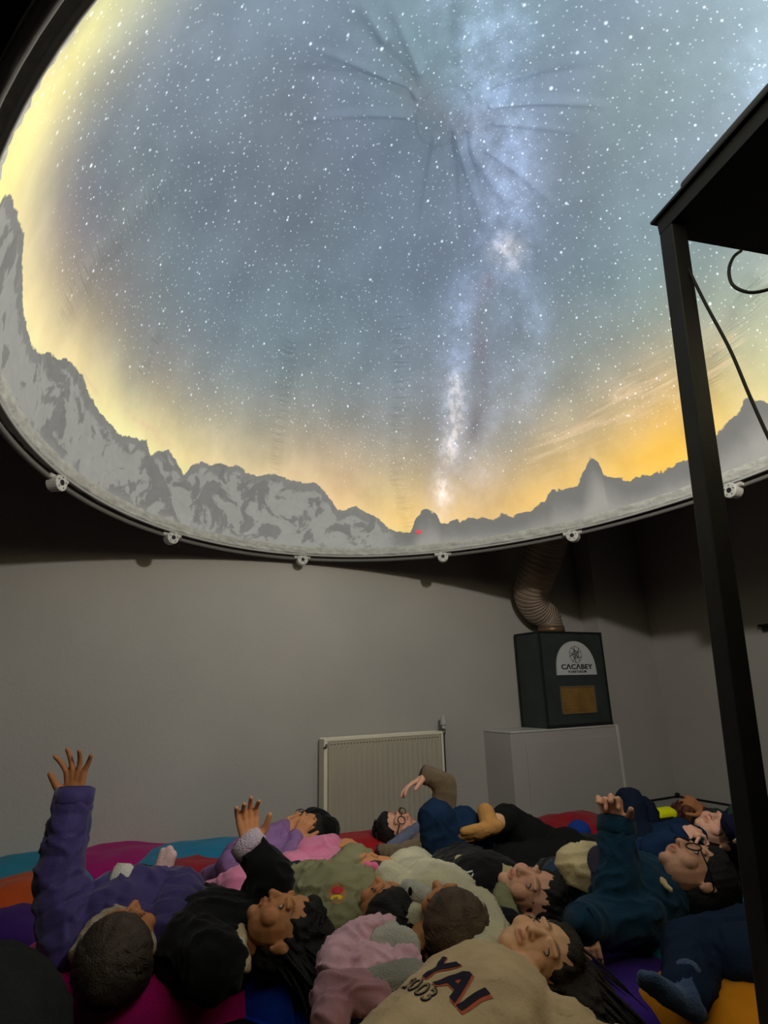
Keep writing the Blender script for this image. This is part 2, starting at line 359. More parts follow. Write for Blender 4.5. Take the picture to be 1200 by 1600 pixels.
qs = np.linspace(0, 1, NPS); ps = (np.pi/2)*qs; ps[-1] = math.pi/2-3e-4
rg = np.interp(ph, rphi, rpsi)
out_ = (ph > rphi[-1]) | (ph < rphi[0])
rg[out_] = np.radians(1.2+1.2*np.sin(ph[out_]*7)+.8*np.sin(ph[out_]*17+1))
skp = [((150, 30), (235, 225, 150)), ((120, 70), (252, 238, 150)), ((70, 160), (248, 230, 158)), ((25, 260), (250, 232, 158)), ((8, 290), (255, 240, 155)), ((170, 40), (200, 196, 165)), ((130, 110), (185, 178, 150)), ((75, 210), (205, 192, 150)), ((45, 300), (225, 208, 160)), ((45, 380), (232, 215, 165)), ((75, 360), (190, 172, 150)), ((60, 450), (230, 208, 158)), ((100, 300), (138, 132, 128)), ((150, 200), (125, 130, 130)), ((250, 60), (135, 142, 148)), ((150, 400), (125, 122, 118)), ((200, 120), (135, 136, 134)), ((220, 200), (116, 123, 127)), ((140, 270), (126, 127, 124)), ((200, 300), (114, 120, 122)), ((60, 240), (215, 200, 155)), ((100, 400), (150, 138, 125)), ((180, 350), (118, 120, 118)), ((350, 350), (103, 113, 122)), ((240, 400), (113, 119, 122)),
 ((110, 480), (180, 165, 140)), ((75, 530), (245, 222, 165)), ((150, 560), (205, 188, 152)), ((120, 560), (245, 220, 160)), ((160, 630), (255, 236, 165)), ((200, 600), (185, 175, 150)), ((220, 680), (255, 238, 170)), ((235, 650), (215, 195, 150)), ((300, 300), (102, 112, 120)), ((300, 180), (108, 118, 128)), ((400, 400), (104, 114, 122)), ((250, 480), (120, 125, 122)), ((300, 560), (140, 142, 138)), ((300, 640), (175, 168, 148)), ((290, 725), (255, 228, 160)), ((330, 700), (225, 205, 160)), ((400, 500), (112, 124, 130)), ((400, 600), (132, 138, 136)), ((400, 680), (178, 168, 145)), ((420, 730), (225, 200, 155)), ((500, 740), (222, 192, 150)), ((500, 650), (152, 150, 140)), ((500, 550), (118, 128, 132)), ((530, 780), (240, 200, 145)), ((500, 300), (98, 108, 118)), ((500, 400), (104, 116, 126)),
 ((600, 800), (245, 208, 140)), ((600, 700), (172, 162, 145)), ((600, 600), (128, 136, 140)), ((600, 500), (110, 122, 132)), ((600, 400), (104, 116, 128)), ((620, 300), (104, 116, 130)), ((640, 820), (250, 205, 125)), ((720, 795), (232, 192, 130)), ((720, 720), (180, 165, 145)), ((700, 600), (135, 138, 142)), ((800, 790), (235, 190, 118)), ((800, 700), (180, 166, 142)), ((800, 600), (138, 140, 140)), ((800, 500), (114, 124, 132)), ((870, 740), (232, 190, 118)), ((900, 660), (190, 172, 140)), ((900, 600), (160, 156, 142)), ((900, 500), (122, 130, 130)), ((960, 720), (242, 195, 105)), ((1000, 735), (248, 192, 80)), ((1045, 715), (250, 190, 62)), ((1000, 660), (222, 182, 118)), ((1000, 600), (186, 170, 138)), ((1000, 500), (138, 145, 138)), ((1060, 640), (235, 188, 105)), ((1090, 690), (238, 190, 90)), ((1130, 640), (225, 195, 120)), ((1160, 600), (215, 195, 135)), ((1195, 600), (205, 195, 145)), ((1130, 540), (178, 175, 145)), ((1190, 480), (172, 175, 150)), ((1100, 430), (140, 150, 142)), ((1190, 420), (150, 158, 146)),
 ((900, 350), (110, 122, 132)), ((850, 250), (112, 122, 135)), ((950, 150), (112, 125, 130)), ((1000, 300), (115, 130, 135)), ((1050, 150), (122, 138, 142)), ((1150, 100), (128, 145, 148)), ((1190, 40), (132, 150, 155)), ((950, 30), (115, 130, 142)), ((600, 20), (112, 130, 155)), ((450, 20), (115, 128, 140)), ((350, 60), (118, 128, 138)), ((400, 150), (104, 114, 124)), ((500, 120), (104, 114, 126)), ((600, 150), (102, 116, 138)), ((700, 120), (100, 118, 150)), ((690, 180), (100, 114, 142)), ((700, 60), (112, 132, 168)), ((560, 220), (98, 108, 122))]
sp = np.array([ae(*dome_hit(*p)) for p, c in skp]); sc_ = np.array([lin(c) for p, c in skp])
ex = [(a, .03, (250, 232, 160)) for a in np.r_[np.linspace(-1.5, -.5, 7), np.linspace(3.5, 4.7, 7)]] + [(a, .35, (170, 165, 150)) for a in np.r_[np.linspace(-1.5, -.5, 5), np.linspace(3.5, 4.7, 5)]] + [(a, .8, (118, 130, 140)) for a in np.r_[np.linspace(-1.5, -.5, 4), np.linspace(3.5, 4.7, 4)]]
sp = np.vstack([sp, np.array([ae(a, b) for a, b, c in ex])]); sc_ = np.vstack([sc_, np.array([lin(c) for a, b, c in ex])])
PH, PS = np.meshgrid(ph, ps); XY = ae(PH, PS).reshape(-1, 2)
col = np.empty((len(XY), 3))
def tps(d2): return .5*d2*np.log(d2+1e-12)
K = tps(((sp[:, None]-sp[None])**2).sum(-1)) + np.eye(len(sp))*.006; Pm = np.c_[np.ones(len(sp)), sp]
wts = np.linalg.solve(np.block([[K, Pm], [Pm.T, np.zeros((3, 3))]]), np.r_[sc_, np.zeros((3, 3))])
for i0 in range(0, len(XY), 20000):
    x_ = XY[i0:i0+20000]; col[i0:i0+20000] = tps(((x_[:, None]-sp[None])**2).sum(-1))@wts[:-3] + np.c_[np.ones(len(x_)), x_]@wts[-3:]
lum = col.mean(1, keepdims=True); mx_ = col.min(1, keepdims=True)
col = np.clip(col, .05, .95); col = np.minimum(col, col[:, :1]*1.6); col = col*(1+.30*np.clip((.30-lum)/.15, 0, 1))*np.array([.95, 1.0, 1.06])
def polyfield(pts, sig):
    """closeness of every dome vertex to a polyline given in photograph places"""
    q = []
    for x, y in pts: q.append(ae(*dome_hit(x, y)))
    q = np.array(q); best = np.full(len(XY), 1e9)
    for a, b in zip(q[:-1], q[1:]):
        ab = b-a; t = np.clip(((XY-a)@ab)/(ab@ab), 0, 1); best = np.minimum(best, ((XY-(a+t[:, None]*ab))**2).sum(1))
    return np.exp(-best/(2*sig*sig))
mw = np.maximum(polyfield([(740, -40), (760, 60), (765, 160), (790, 260), (800, 330), (785, 410)], .045), polyfield([(785, 400), (725, 480), (715, 560), (715, 640), (705, 720), (690, 790)], .036)*.95)
mw = np.maximum(mw, polyfield([(800, 400), (840, 480), (830, 560), (825, 640)], .03)*.55)
mw = np.maximum(mw, polyfield([(1190, 90), (1195, 140)], .03)*.5)
mw = np.maximum(mw, polyfield([(790, 400), (765, 520), (770, 640), (740, 740)], .065)*.42)
core = np.maximum(polyfield([(712, 600), (712, 660), (703, 705)], .019), np.maximum(polyfield([(785, 385), (800, 400)], .018), polyfield([(690, 755), (693, 772)], .016)*.8))
lane = np.maximum(polyfield([(760, 440), (750, 520), (755, 600), (740, 680)], .022), polyfield([(640, 140), (700, 200), (760, 190)], .02)*.5)
cloud = polyfield([(850, 710), (950, 650), (1030, 600), (1130, 560)], .035)+polyfield([(130, 590), (200, 645), (260, 690)], .012)
pk = np.zeros(len(XY))
for pts, s_ in (([(455, 530), (440, 640), (430, 740)], .014), ([(628, 500), (625, 640), (620, 740), (640, 820)], .017), ([(250, 300), (170, 380), (110, 470)], .020), ([(240, 530), (225, 570)], .012), ([(1190, 440), (1110, 590)], .015)):
    pk = np.maximum(pk, polyfield(pts, s_))
# radial folds around the zenith patch
AP = ae(*dome_hit(692, 182)); fold = np.zeros(len(XY))
for (x0, y0), (x1, y1), sg, am_ in (((650, 150), (480, 72), .0045, 1), ((640, 148), (440, 115), .010, -1.2), ((640, 178), (465, 190), .005, .9), ((655, 108), (608, 0), .006, 1), ((640, 130), (520, 15), .010, -1), ((600, 60), (560, 0), .006, .8), ((770, 160), (955, 166), .005, 1.2), ((775, 147), (930, 104), .007, -1), ((775, 190), (905, 208), .0045, .7), ((680, 215), (652, 375), .0045, .8), ((715, 213), (757, 352), .006, 1.5), ((726, 215), (752, 330), .005, -1.2), ((705, 215), (716, 375), .006, -1.1), ((735, 228), (803, 335), .008, 1), ((762, 232), (872, 325), .005, .8), ((700, 60), (706, -10), .008, -.8), ((720, 90), (732, 0), .008, .7)):
    a = np.array(ae(*dome_hit(x0, y0))); b = np.array(ae(*dome_hit(x1, y1))); ab = b-a; tr = ((XY-a)@ab)/(ab@ab); t = np.clip(tr, 0, 1)
    d2 = ((XY-(a+t[:, None]*ab))**2).sum(1); fold += am_*np.exp(-d2/(2*sg*sg))*(1-t)**.7*np.clip(1+tr*0, 0, 1)
rpx = np.hypot(*(XY-AP).T); ringl = np.exp(-((rpx-.052)/.0022)**2)
fold = np.clip(fold, -.75, 1.5)
# one geometry
X3 = np.cos(PS)*np.cos(PH)*DA; Y3 = np.cos(PS)*np.sin(PH)*DB; Z3 = np.sin(PS)*DH
G = np.stack([X3, Y3, Z3], -1).reshape(-1, 3); nrm = G/np.array([DA**2, DB**2, DH**2]); nrm /= np.linalg.norm(nrm, axis=1, keepdims=True)
G = G - nrm*(fold*.026 - ringl*.0012)[:, None]
# gentle gores between the seams
G = G - nrm*(.006*np.abs(np.sin(PH*6+.35)).reshape(-1)*np.cos(PS).reshape(-1))[:, None]
cR, sR = math.cos(DR), math.sin(DR)
G = np.stack([G[:, 0]*cR-G[:, 1]*sR+DC.x, G[:, 0]*sR+G[:, 1]*cR+DC.y, G[:, 2]+DC.z], -1)
idx = np.arange(NPS*NPH).reshape(NPS, NPH); nx = np.roll(idx, -1, 1)
quads = np.stack([idx[:-1], idx[1:], nx[1:], nx[:-1]], -1).reshape(-1, 4)
me = bpy.data.meshes.new('projection_screen'); me.from_pydata(G.tolist(), [], quads.tolist()+[idx[-1].tolist()])
def fattr(nm, a): at = me.attributes.new(nm, 'FLOAT', 'POINT'); at.data.foreach_set('value', np.ascontiguousarray(a.reshape(-1), dtype=np.float32))
ca = me.attributes.new('sky', 'FLOAT_COLOR', 'POINT'); ca.data.foreach_set('color', np.c_[col, np.ones(len(col))].astype(np.float32).ravel())
fattr('above', np.degrees(PS-rg[None, :])); fattr('mw', mw); fattr('core', core); fattr('lane', lane); fattr('cloud', cloud); fattr('puck', pk); fattr('az', np.broadcast_to(PH, (NPS, NPH))); fattr('el', np.degrees(PS)); fattr('seam', ringl)
va = me.attributes.new('aeq', 'FLOAT_VECTOR', 'POINT'); va.data.foreach_set('vector', np.c_[(XY-AP*.0), np.zeros(len(XY))].astype(np.float32).ravel())
M_sky = bpy.data.materials.new('projected_night_sky'); M_sky.use_nodes = True; nt = M_sky.node_tree; N = nt.nodes; L = nt.links; B = N['Principled BSDF']
def A_(n, o='Fac'): a = N.new('ShaderNodeAttribute'); a.attribute_name = n; return a.outputs[o]
def val(x, sock):
    if isinstance(x, (int, float)): sock.default_value = x
    elif isinstance(x, tuple): sock.default_value = (*x, 1) if len(sock.default_value) == 4 else x
    else: L.new(x, sock)
def mt(op, a, b=0, c=0, clamp=False):
    n = N.new('ShaderNodeMath'); n.operation = op; n.use_clamp = clamp; val(a, n.inputs[0]); val(b, n.inputs[1]); val(c, n.inputs[2]); return n.outputs[0]
def mr(x, a, b, c=0, d=1, sm=True):
    n = N.new('ShaderNodeMapRange'); n.interpolation_type = 'SMOOTHSTEP' if sm else 'LINEAR'; val(x, n.inputs[0]); val(a, n.inputs[1]); val(b, n.inputs[2]); val(c, n.inputs[3]); val(d, n.inputs[4]); return n.outputs[0]
def mixc(f, a, b, mode='MIX'):
    n = N.new('ShaderNodeMix'); n.data_type = 'RGBA'; n.blend_type = mode; val(f, n.inputs[0]); val(a, n.inputs[6]); val(b, n.inputs[7]); return n.outputs[2]
def nz(vec, scale, det=4, rough=.55, dist=0):
    n = N.new('ShaderNodeTexNoise'); n.inputs['Scale'].default_value = scale; n.inputs['Detail'].default_value = det; n.inputs['Roughness'].default_value = rough; n.inputs['Distortion'].default_value = dist; L.new(vec, n.inputs['Vector']); return n.outputs['Fac']
uv = A_('aeq', 'Vector'); above = A_('above'); el = A_('el')
tco = N.new('ShaderNodeTexCoord').outputs['Object']
sky = A_('sky', 'Color')
# cirrus and milky way
n1 = nz(uv, 14, 6, .6); n2 = nz(uv, 45, 5, .6)
mwv = mt('MULTIPLY', A_('mw'), mr(n1, .3, .75, .25, 1.25))
mwv = mt('MULTIPLY', mwv, mr(n2, .3, .7, .6, 1.2))
sky = mixc(1.0, sky, (0, 0, 0), 'MIX') if False else sky
addc = N.new('ShaderNodeVectorMath'); addc.operation = 'SCALE'; addc.inputs[0].default_value = (.15, .20, .33); L.new(mwv, addc.inputs['Scale'])
sky = mixc(1, sky, addc.outputs[0], 'ADD')
addd = N.new('ShaderNodeVectorMath'); addd.operation = 'SCALE'; addd.inputs[0].default_value = (.34, .28, .23); L.new(mt('MULTIPLY', A_('core'), mr(n2, .35, .65, .3, 1.2)), addd.inputs['Scale'])
sky = mixc(1, sky, addd.outputs[0], 'ADD')
sky = mixc(mt('MULTIPLY', A_('lane'), mr(n1, .3, .7, .15, .6)), sky, (.16, .13, .13))
cst = N.new('ShaderNodeCombineXYZ'); L.new(mt('ADD', mt('MULTIPLY', A_('az'), 3.2), mt('MULTIPLY', el, .05)), cst.inputs[0]); L.new(mt('MULTIPLY', el, .42), cst.inputs[1])
sky = mixc(mt('MULTIPLY', A_('cloud'), mr(nz(cst.outputs[0], 1.6, 6, .6, .5), .42, .68, 0, .7)), sky, (.80, .60, .38))
sky = mixc(1, sky, mr(nz(uv, 6, 5, .6), .3, .7, .90, 1.12), 'MULTIPLY')
# stars
def stars(scale, rad, thr, dens_attr=None, seed=0):
    v = N.new('ShaderNodeVectorMath'); v.operation = 'ADD'; L.new(uv, v.inputs[0]); v.inputs[1].default_value = (seed, seed*.7, 0)
    vo = N.new('ShaderNodeTexVoronoi'); vo.voronoi_dimensions = '2D'; vo.inputs['Scale'].default_value = scale; L.new(v.outputs[0], vo.inputs['Vector'])
    sep = N.new('ShaderNodeSeparateColor'); L.new(vo.outputs['Color'], sep.inputs[0])
    big = mr(sep.outputs[0], 0, 1, .45, 1.0, False)
    r = mt('DIVIDE', vo.outputs['Distance'], mt('MULTIPLY', big, rad))
    g = mt('POWER', mt('SUBTRACT', 1, r, clamp=True), 1.3)
    on = mr(sep.outputs[1], thr, thr+.02, 0, 1, False)
    return mt('MULTIPLY', mt('MULTIPLY', g, on), mr(sep.outputs[2], 0, 1, .35, 1.2, False))
st = mt('MULTIPLY', stars(34, .11, .3), 1.25)
st = mt('ADD', st, mt('MULTIPLY', stars(75, .19, .4, seed=3), .7))
st = mt('ADD', st, mt('MULTIPLY', mt('MULTIPLY', stars(150, .24, .45, seed=5), mt('ADD', .12, mwv)), .9))
st = mt('ADD', st, mt('MULTIPLY', stars(16, .07, .45, seed=9), 1.6))
st = mt('MULTIPLY', st, mr(above, 3, 16, .05, 1))
sc2 = N.new('ShaderNodeVectorMath'); sc2.operation = 'SCALE'; sc2.inputs[0].default_value = (.62, .72, .80); L.new(st, sc2.inputs['Scale'])
sky = mixc(1, sky, sc2.outputs[0], 'ADD')
# warm glow hugging the ridge
sky = mixc(mr(above, 0, 4, .15, 0), sky, (.95, .74, .42))
# mountains
jag = mt('MULTIPLY', mt('SUBTRACT', nz(tco, 26, 6, .65), .5), 2.6)
puff = mt('MULTIPLY', mt('SUBTRACT', nz(tco, 15, 4, .55), .5), 3.6)
azv = A_('az'); AZ0 = dome_hit(628, 830)[0]; rightside = mr(azv, AZ0-.02, AZ0+.10, 0, 1)   # 1 on the left (rock), 0 on the right (clouds)
mn = nz(tco, 5.5, 6, .58, 1.1); mn2 = nz(tco, 13, 5, .6, .8)
rock = mr(mt('ADD', mt('MULTIPLY', mn, .72), mt('MULTIPLY', mn2, .28)), .50, .545, 0, 1)
rock = mt('MAXIMUM', rock, mt('MULTIPLY', mr(mt('ADD', above, mt('MULTIPLY', mn2, -6)), -5.2, -4.4, 0, .75), 1))
snowc = mixc(mn2, (.25, .25, .235), (.36, .36, .335)); rockc = mixc(mn2, (.13, .13, .127), (.21, .21, .20))
mount = mixc(mt('MULTIPLY', rock, .85), snowc, rockc)
cn = nz(tco, 7, 5, .6, .3)
cloudc = mixc(mr(mt('ADD', above, mt('MULTIPLY', cn, 5)), -6, 1.5), (.35, .34, .31), (.185, .185, .175))
mount = mixc(rightside, cloudc, mount)
mount = mixc(mr(mt('ADD', el, mt('MULTIPLY', cn, 2)), 1.0, 4, .7, 0), mount, (.30, .295, .27))
mask = mr(mt('ADD', above, mt('ADD', mt('MULTIPLY', jag, mt('MULTIPLY', rightside, .7)), mt('MULTIPLY', puff, mt('SUBTRACT', 1, rightside)))), -.15, .15, 1, 0)
pic = mixc(mask, sky, mount)
pic = mixc(mt('MULTIPLY', A_('seam'), .2), pic, (.07, .08, .1))
bs = N.new('ShaderNodeVectorMath'); bs.operation = 'SCALE'; L.new(pic, bs.inputs[0]); bs.inputs['Scale'].default_value = DOME_BASE
L.new(bs.outputs[0], B.inputs['Base Color']); L.new(pic, B.inputs['Emission Color']); B.inputs['Emission Strength'].default_value = DOME_EMIT
B.inputs['Roughness'].default_value = .9; B.inputs['Specular IOR Level'].default_value = .15
# seam puckers (fabric relief)
pw = N.new('ShaderNodeTexNoise'); pw.inputs['Scale'].default_value = 1; pw.inputs['Detail'].default_value = 2
cmb = N.new('ShaderNodeCombineXYZ'); L.new(mt('MULTIPLY', el, 1.1), cmb.inputs[0]); L.new(mt('MULTIPLY', azv, 5), cmb.inputs[1]); L.new(cmb.outputs[0], pw.inputs['Vector'])
hgt = mt('MULTIPLY', mt('MULTIPLY', pw.outputs['Fac'], A_('puck')), 1.0)
hg2 = mt('ADD', hgt, mt('MULTIPLY', nz(tco, 2.5, 3), .25))
bp = N.new('ShaderNodeBump'); bp.inputs['Strength'].default_value = 1; bp.inputs['Distance'].default_value = .055; L.new(hg2, bp.inputs['Height']); L.new(bp.outputs[0], B.inputs['Normal'])
dome = empty('planetarium_dome', V((DC.x, DC.y, DC.z)), 'white fabric planetarium dome hanging overhead, starry sky with snowy peaks projected inside', 'dome')
obj('projection_screen', me, M_sky, dome, True)
bm = bmesh.new(); rows = []
for j in range(25):
    psi = math.pi/2*j/24*.999
    rows.append([bm.verts.new(dome_pt(2*math.pi*i/72, psi, 1.02, 0)) for i in range(72)])
for j in range(24):
    for i in range(72): bm.faces.new((rows[j][i], rows[j][(i+1) % 72], rows[j+1][(i+1) % 72], rows[j+1][i]))
obj('outer_shell', bm, mat('blackout_fabric', (.012, .012, .013), .9, 5, .2), dome, True)
def wob(a, f, s): return noise.noise(V((math.cos(a)*f+s, math.sin(a)*f, s)))
M_hem = mat('hem_fabric', (.50, .50, .46), .7, 30, .12, .3, 60)
q_ = Q(60, 130, DC.z); HA = math.atan2((-(q_.x-DC.x)*math.sin(DR)+(q_.y-DC.y)*math.cos(DR))/DB, ((q_.x-DC.x)*math.cos(DR)+(q_.y-DC.y)*math.sin(DR))/DA)
bm = bmesh.new(); NH = 540; hr_ = []
prof = [(1.026, .004), (1.024, -.006), (1.016, -.013), (1.008, -.009), (1.004, -.014), (.998, -.009), (.994, -.002), (.9965, .006), (.991, .013), (.9935, .021), (.990, .029), (.996, .036)]
for i in range(NH):
    a = 2*math.pi*i/NH; rw = []
    for j, (k, dz) in enumerate(prof):
        w_ = .005*wob(a, 34, j*.45) + .0035*wob(a, 80, j*.6+7)
        rw.append(bm.verts.new(dome_pt(a, 0, k+w_*(1 if j else .2), (dz*(1+1.1*math.exp(-((a-HA+math.pi) % (2*math.pi)-math.pi)**2/.35)) if dz > 0 else dz)+.004*wob(a, 16, 3+j*.1))))
    hr_.append(rw)
for i in range(NH):
    A, Bq = hr_[i], hr_[(i+1) % NH]
    for j in range(len(prof)-1): bm.faces.new((A[j], A[j+1], Bq[j+1], Bq[j]))
bmesh.ops.recalc_face_normals(bm, faces=bm.faces[:])
obj('hem_band', bm, M_hem, dome, True)
for kk, (dz, k, r, nm, mm) in enumerate(((-.016, 1.0, .0055, 'hem_cord', mat('hem_cord', (.42, .42, .40), .6)), (-.033, 1.022, .010, 'rim_tube', mat('dull_tube', (.16, .16, .15), .45)))):
    bm = bmesh.new(); tube(bm, [dome_pt(2*math.pi*i/180, 0, k, dz) for i in range(180)], r, 8, closed=True); obj(nm, bm, mm, dome, True)
M_node = mat('node_plastic', (.52, .50, .46), .45, 20, .08)
for px, py in [(97, 750), (287, 832), (489, 860), (692, 866), (894, 834), (1118, 760)]:
    q = Q(px, py, DC.z-.035); d = q-DC; a = math.atan2((-d.x*sR+d.y*cR)/DB, (d.x*cR+d.y*sR)/DA)
    nodes_a = a
    c = dome_pt(a, 0, 1.012, -.045); rdir = V((c.x-DC.x, c.y-DC.y, 0)).normalized(); tdir = V((-rdir.y, rdir.x, 0))
    bm = bmesh.new(); ring = []
    tube(bm, [c-rdir*.022, c-rdir*.02, c+rdir*.02, c+rdir*.022], [.028, .032, .032, .028], 20)
    tube(bm, [c-tdir*.05+V((0, 0, .018)), c+tdir*.05+V((0, 0, .018))], .012, 10)
    nd = obj('ring_connector', bm, M_node, dome, False)
    bm = bmesh.new(); tube(bm, [c-rdir*.0235, c-rdir*.019], .011, 14); obj('connector_hole', bm, M_rubber, nd)
    for k in range(5):
        an = k*2*math.pi/5+.4; cc = c+(tdir*math.cos(an)+V((0, 0, 1))*math.sin(an))*.021
        bm = bmesh.new(); tube(bm, [cc-rdir*.0235, cc-rdir*.02], .0032, 6); obj('connector_screw', bm, mat('screw_dark', (.08, .08, .08), .4), nd)
for a in [math.atan2((-(q_.x-DC.x)*math.sin(DR)+(q_.y-DC.y)*math.cos(DR))/DB, ((q_.x-DC.x)*math.cos(DR)+(q_.y-DC.y)*math.sin(DR))/DA) for q_ in ()] + [R(-47), R(-80), R(-110), R(-140)]:
    c = dome_pt(a, 0, 1.012, -.045); rdir = V((c.x-DC.x, c.y-DC.y, 0)).normalized(); tdir = V((-rdir.y, rdir.x, 0))
    bm = bmesh.new(); tube(bm, [c-rdir*.022, c+rdir*.022], .032, 20); tube(bm, [c-tdir*.05+V((0, 0, .018)), c+tdir*.05+V((0, 0, .018))], .012, 10); obj('ring_connector', bm, M_node, dome)
# suspension rods (dome hangs from the ceiling)
for a in [R(25+60*k) for k in range(6)]:
    c = dome_pt(a, R(40), 1.02); bm = bmesh.new(); tube(bm, [c, V((c.x, c.y, HC))], .004, 6); obj('suspension_cord', bm, M_black, dome)
lp = dome_pt(*dome_hit(654, 832)); ln = (lp-DC); ln.z = 0; ln.normalize(); bm = bmesh.new(); ell(bm, lp-ln*.012, basis(ln, V((0, 0, 1))), (.022, .003, .009))
tag(obj('laser_dot', bm, mat('laser_red', (.6, .02, .04), .5, emit=(1, .06, .08), es=.55), None, True), 'small red laser pointer dot on the dome screen above the cloud bank', 'light spot')
# ------------------------------------------------------------------ projector stand
c0 = P(1026, 348, .90); ya = R(14); ev = V((math.cos(ya), math.sin(ya), 0)); fv = V((-math.sin(ya), math.cos(ya), 0))
TW = .50; top_z = c0.z; SAX = (ev, fv, V((0, 0, 1)))
stand = empty('projector_stand', V((c0.x, c0.y, 0))+ev*TW/2-fv*TW/2, 'tall black steel stand with a solid top at the right edge', 'stand')
def sbox(bm, a0, a1, b0_, b1_, z0, z1, bev=0):
    box(bm, V((c0.x, c0.y, 0))+ev*(a0+a1)/2-fv*(b0_+b1_)/2+V((0, 0, (z0+z1)/2)), SAX, ((a1-a0)/2, (b1_-b0_)/2, (z1-z0)/2), bev)
bm = bmesh.new(); sbox(bm, -.008, TW+.008, -.008, TW+.008, top_z, top_z+.006, .001); sbox(bm, 0, TW, 0, TW, top_z-.03, top_z, .001)
obj('stand_top', bm, M_black, stand)
PT = .033
t_a = P(1026, 350, .90); t_b = P(1170, 1500, .90); LEAN = V(((t_b.x-t_a.x)/(t_a.z-t_b.z)*(top_z-.03), 0, 0))     # the frame leans a little
for a0, b0_ in ((.0, .0), (TW-PT, 0), (0, TW-PT), (TW-PT, TW-PT)):
    bm = bmesh.new(); sbox(bm, a0, a0+PT, b0_, b0_+PT, 0, top_z-.03, .002)
    for v in bm.verts: v.co += LEAN*(1-v.co.z/(top_z-.03))
    obj('post', bm, M_black, stand)
for a0, a1, b0_, b1_ in ((0, TW, 0, PT), (0, TW, TW-PT, TW), (0, PT, 0, TW), (TW-PT, TW, 0, TW)):
    bm = bmesh.new(); sbox(bm, a0, a1, b0_, b1_, .05, .05+PT, .002)
    for v in bm.verts: v.co += LEAN*.95
    obj('bottom_rail', bm, M_black, stand)
proj = empty('projector', V((LAMP_POS.x, LAMP_POS.y, top_z+.006)), 'black projector with perforated side lying on top of the tall stand', 'projector')
bm = bmesh.new(); sbox(bm, .006, .34, .06, .42, top_z+.008, top_z+.034, .006); obj('projector_case', bm, mat('projector_shell', (.05, .045, .04), .35), proj)
bm = bmesh.new()
for i in range(9):
    for j in range(2): sbox(bm, .003, .0065, .27+.011*i, .276+.011*i, top_z+.014+.008*j, top_z+.019+.008*j)
vh = obj('vent_holes', bm, mat('vent_glint', (.8, .8, .78), .3), proj); vh['kind'] = 'stuff'
bm = bmesh.new(); tube(bm, [V((LAMP_POS.x, LAMP_POS.y, top_z+.03)), V((LAMP_POS.x, LAMP_POS.y, LAMP_POS.z-.04))], [.045, .04], 20); obj('fisheye_barrel', bm, M_black, proj, True)
for bz_ in (0,):
    bm = bmesh.new(); pts = spline([P(1067, 376, .88), P(1072, 410, .88), P(1100, 470, .85), P(1140, 545, .82), P(1172, 620, .80), P(1204, 690, .78), P(1260, 800, .75)], 12); tube(bm, pts, .0026, 8)
    tag(obj('power_cable', bm, M_rubber, None, True), 'long thin black cable hanging down from the corner of the stand', 'cable')
    bm = bmesh.new(); pts = spline([P(1158, 392, .80), P(1146, 402, .79), P(1139, 422, .78), P(1144, 444, .77), P(1162, 455, .76), P(1185, 456, .75), P(1215, 444, .74), P(1260, 400, .74)], 12); tube(bm, pts, .0026, 8)
    tag(obj('looped_cable', bm, M_rubber, None, True), 'short black cable looping below the underside of the stand', 'cable')
hk = RW(cu, UW.cross(V((0, 0, 1))).dot(V((0, 0, 0))), 1.0)
d = ray(1204, 980); tt_ = cu/UW.dot(d); hkp = C0+d*tt_
bm = bmesh.new(); box(bm, hkp-UW*.02, RAX, (.02, .035, .02), .004); box(bm, hkp-UW*.045-NW*0.0+V((0, 0, .012)), RAX, (.012, .05, .008), .003)
tag(obj('wall_bracket', bm, M_rubber), 'small black bracket on the right wall at the frame edge', 'bracket')
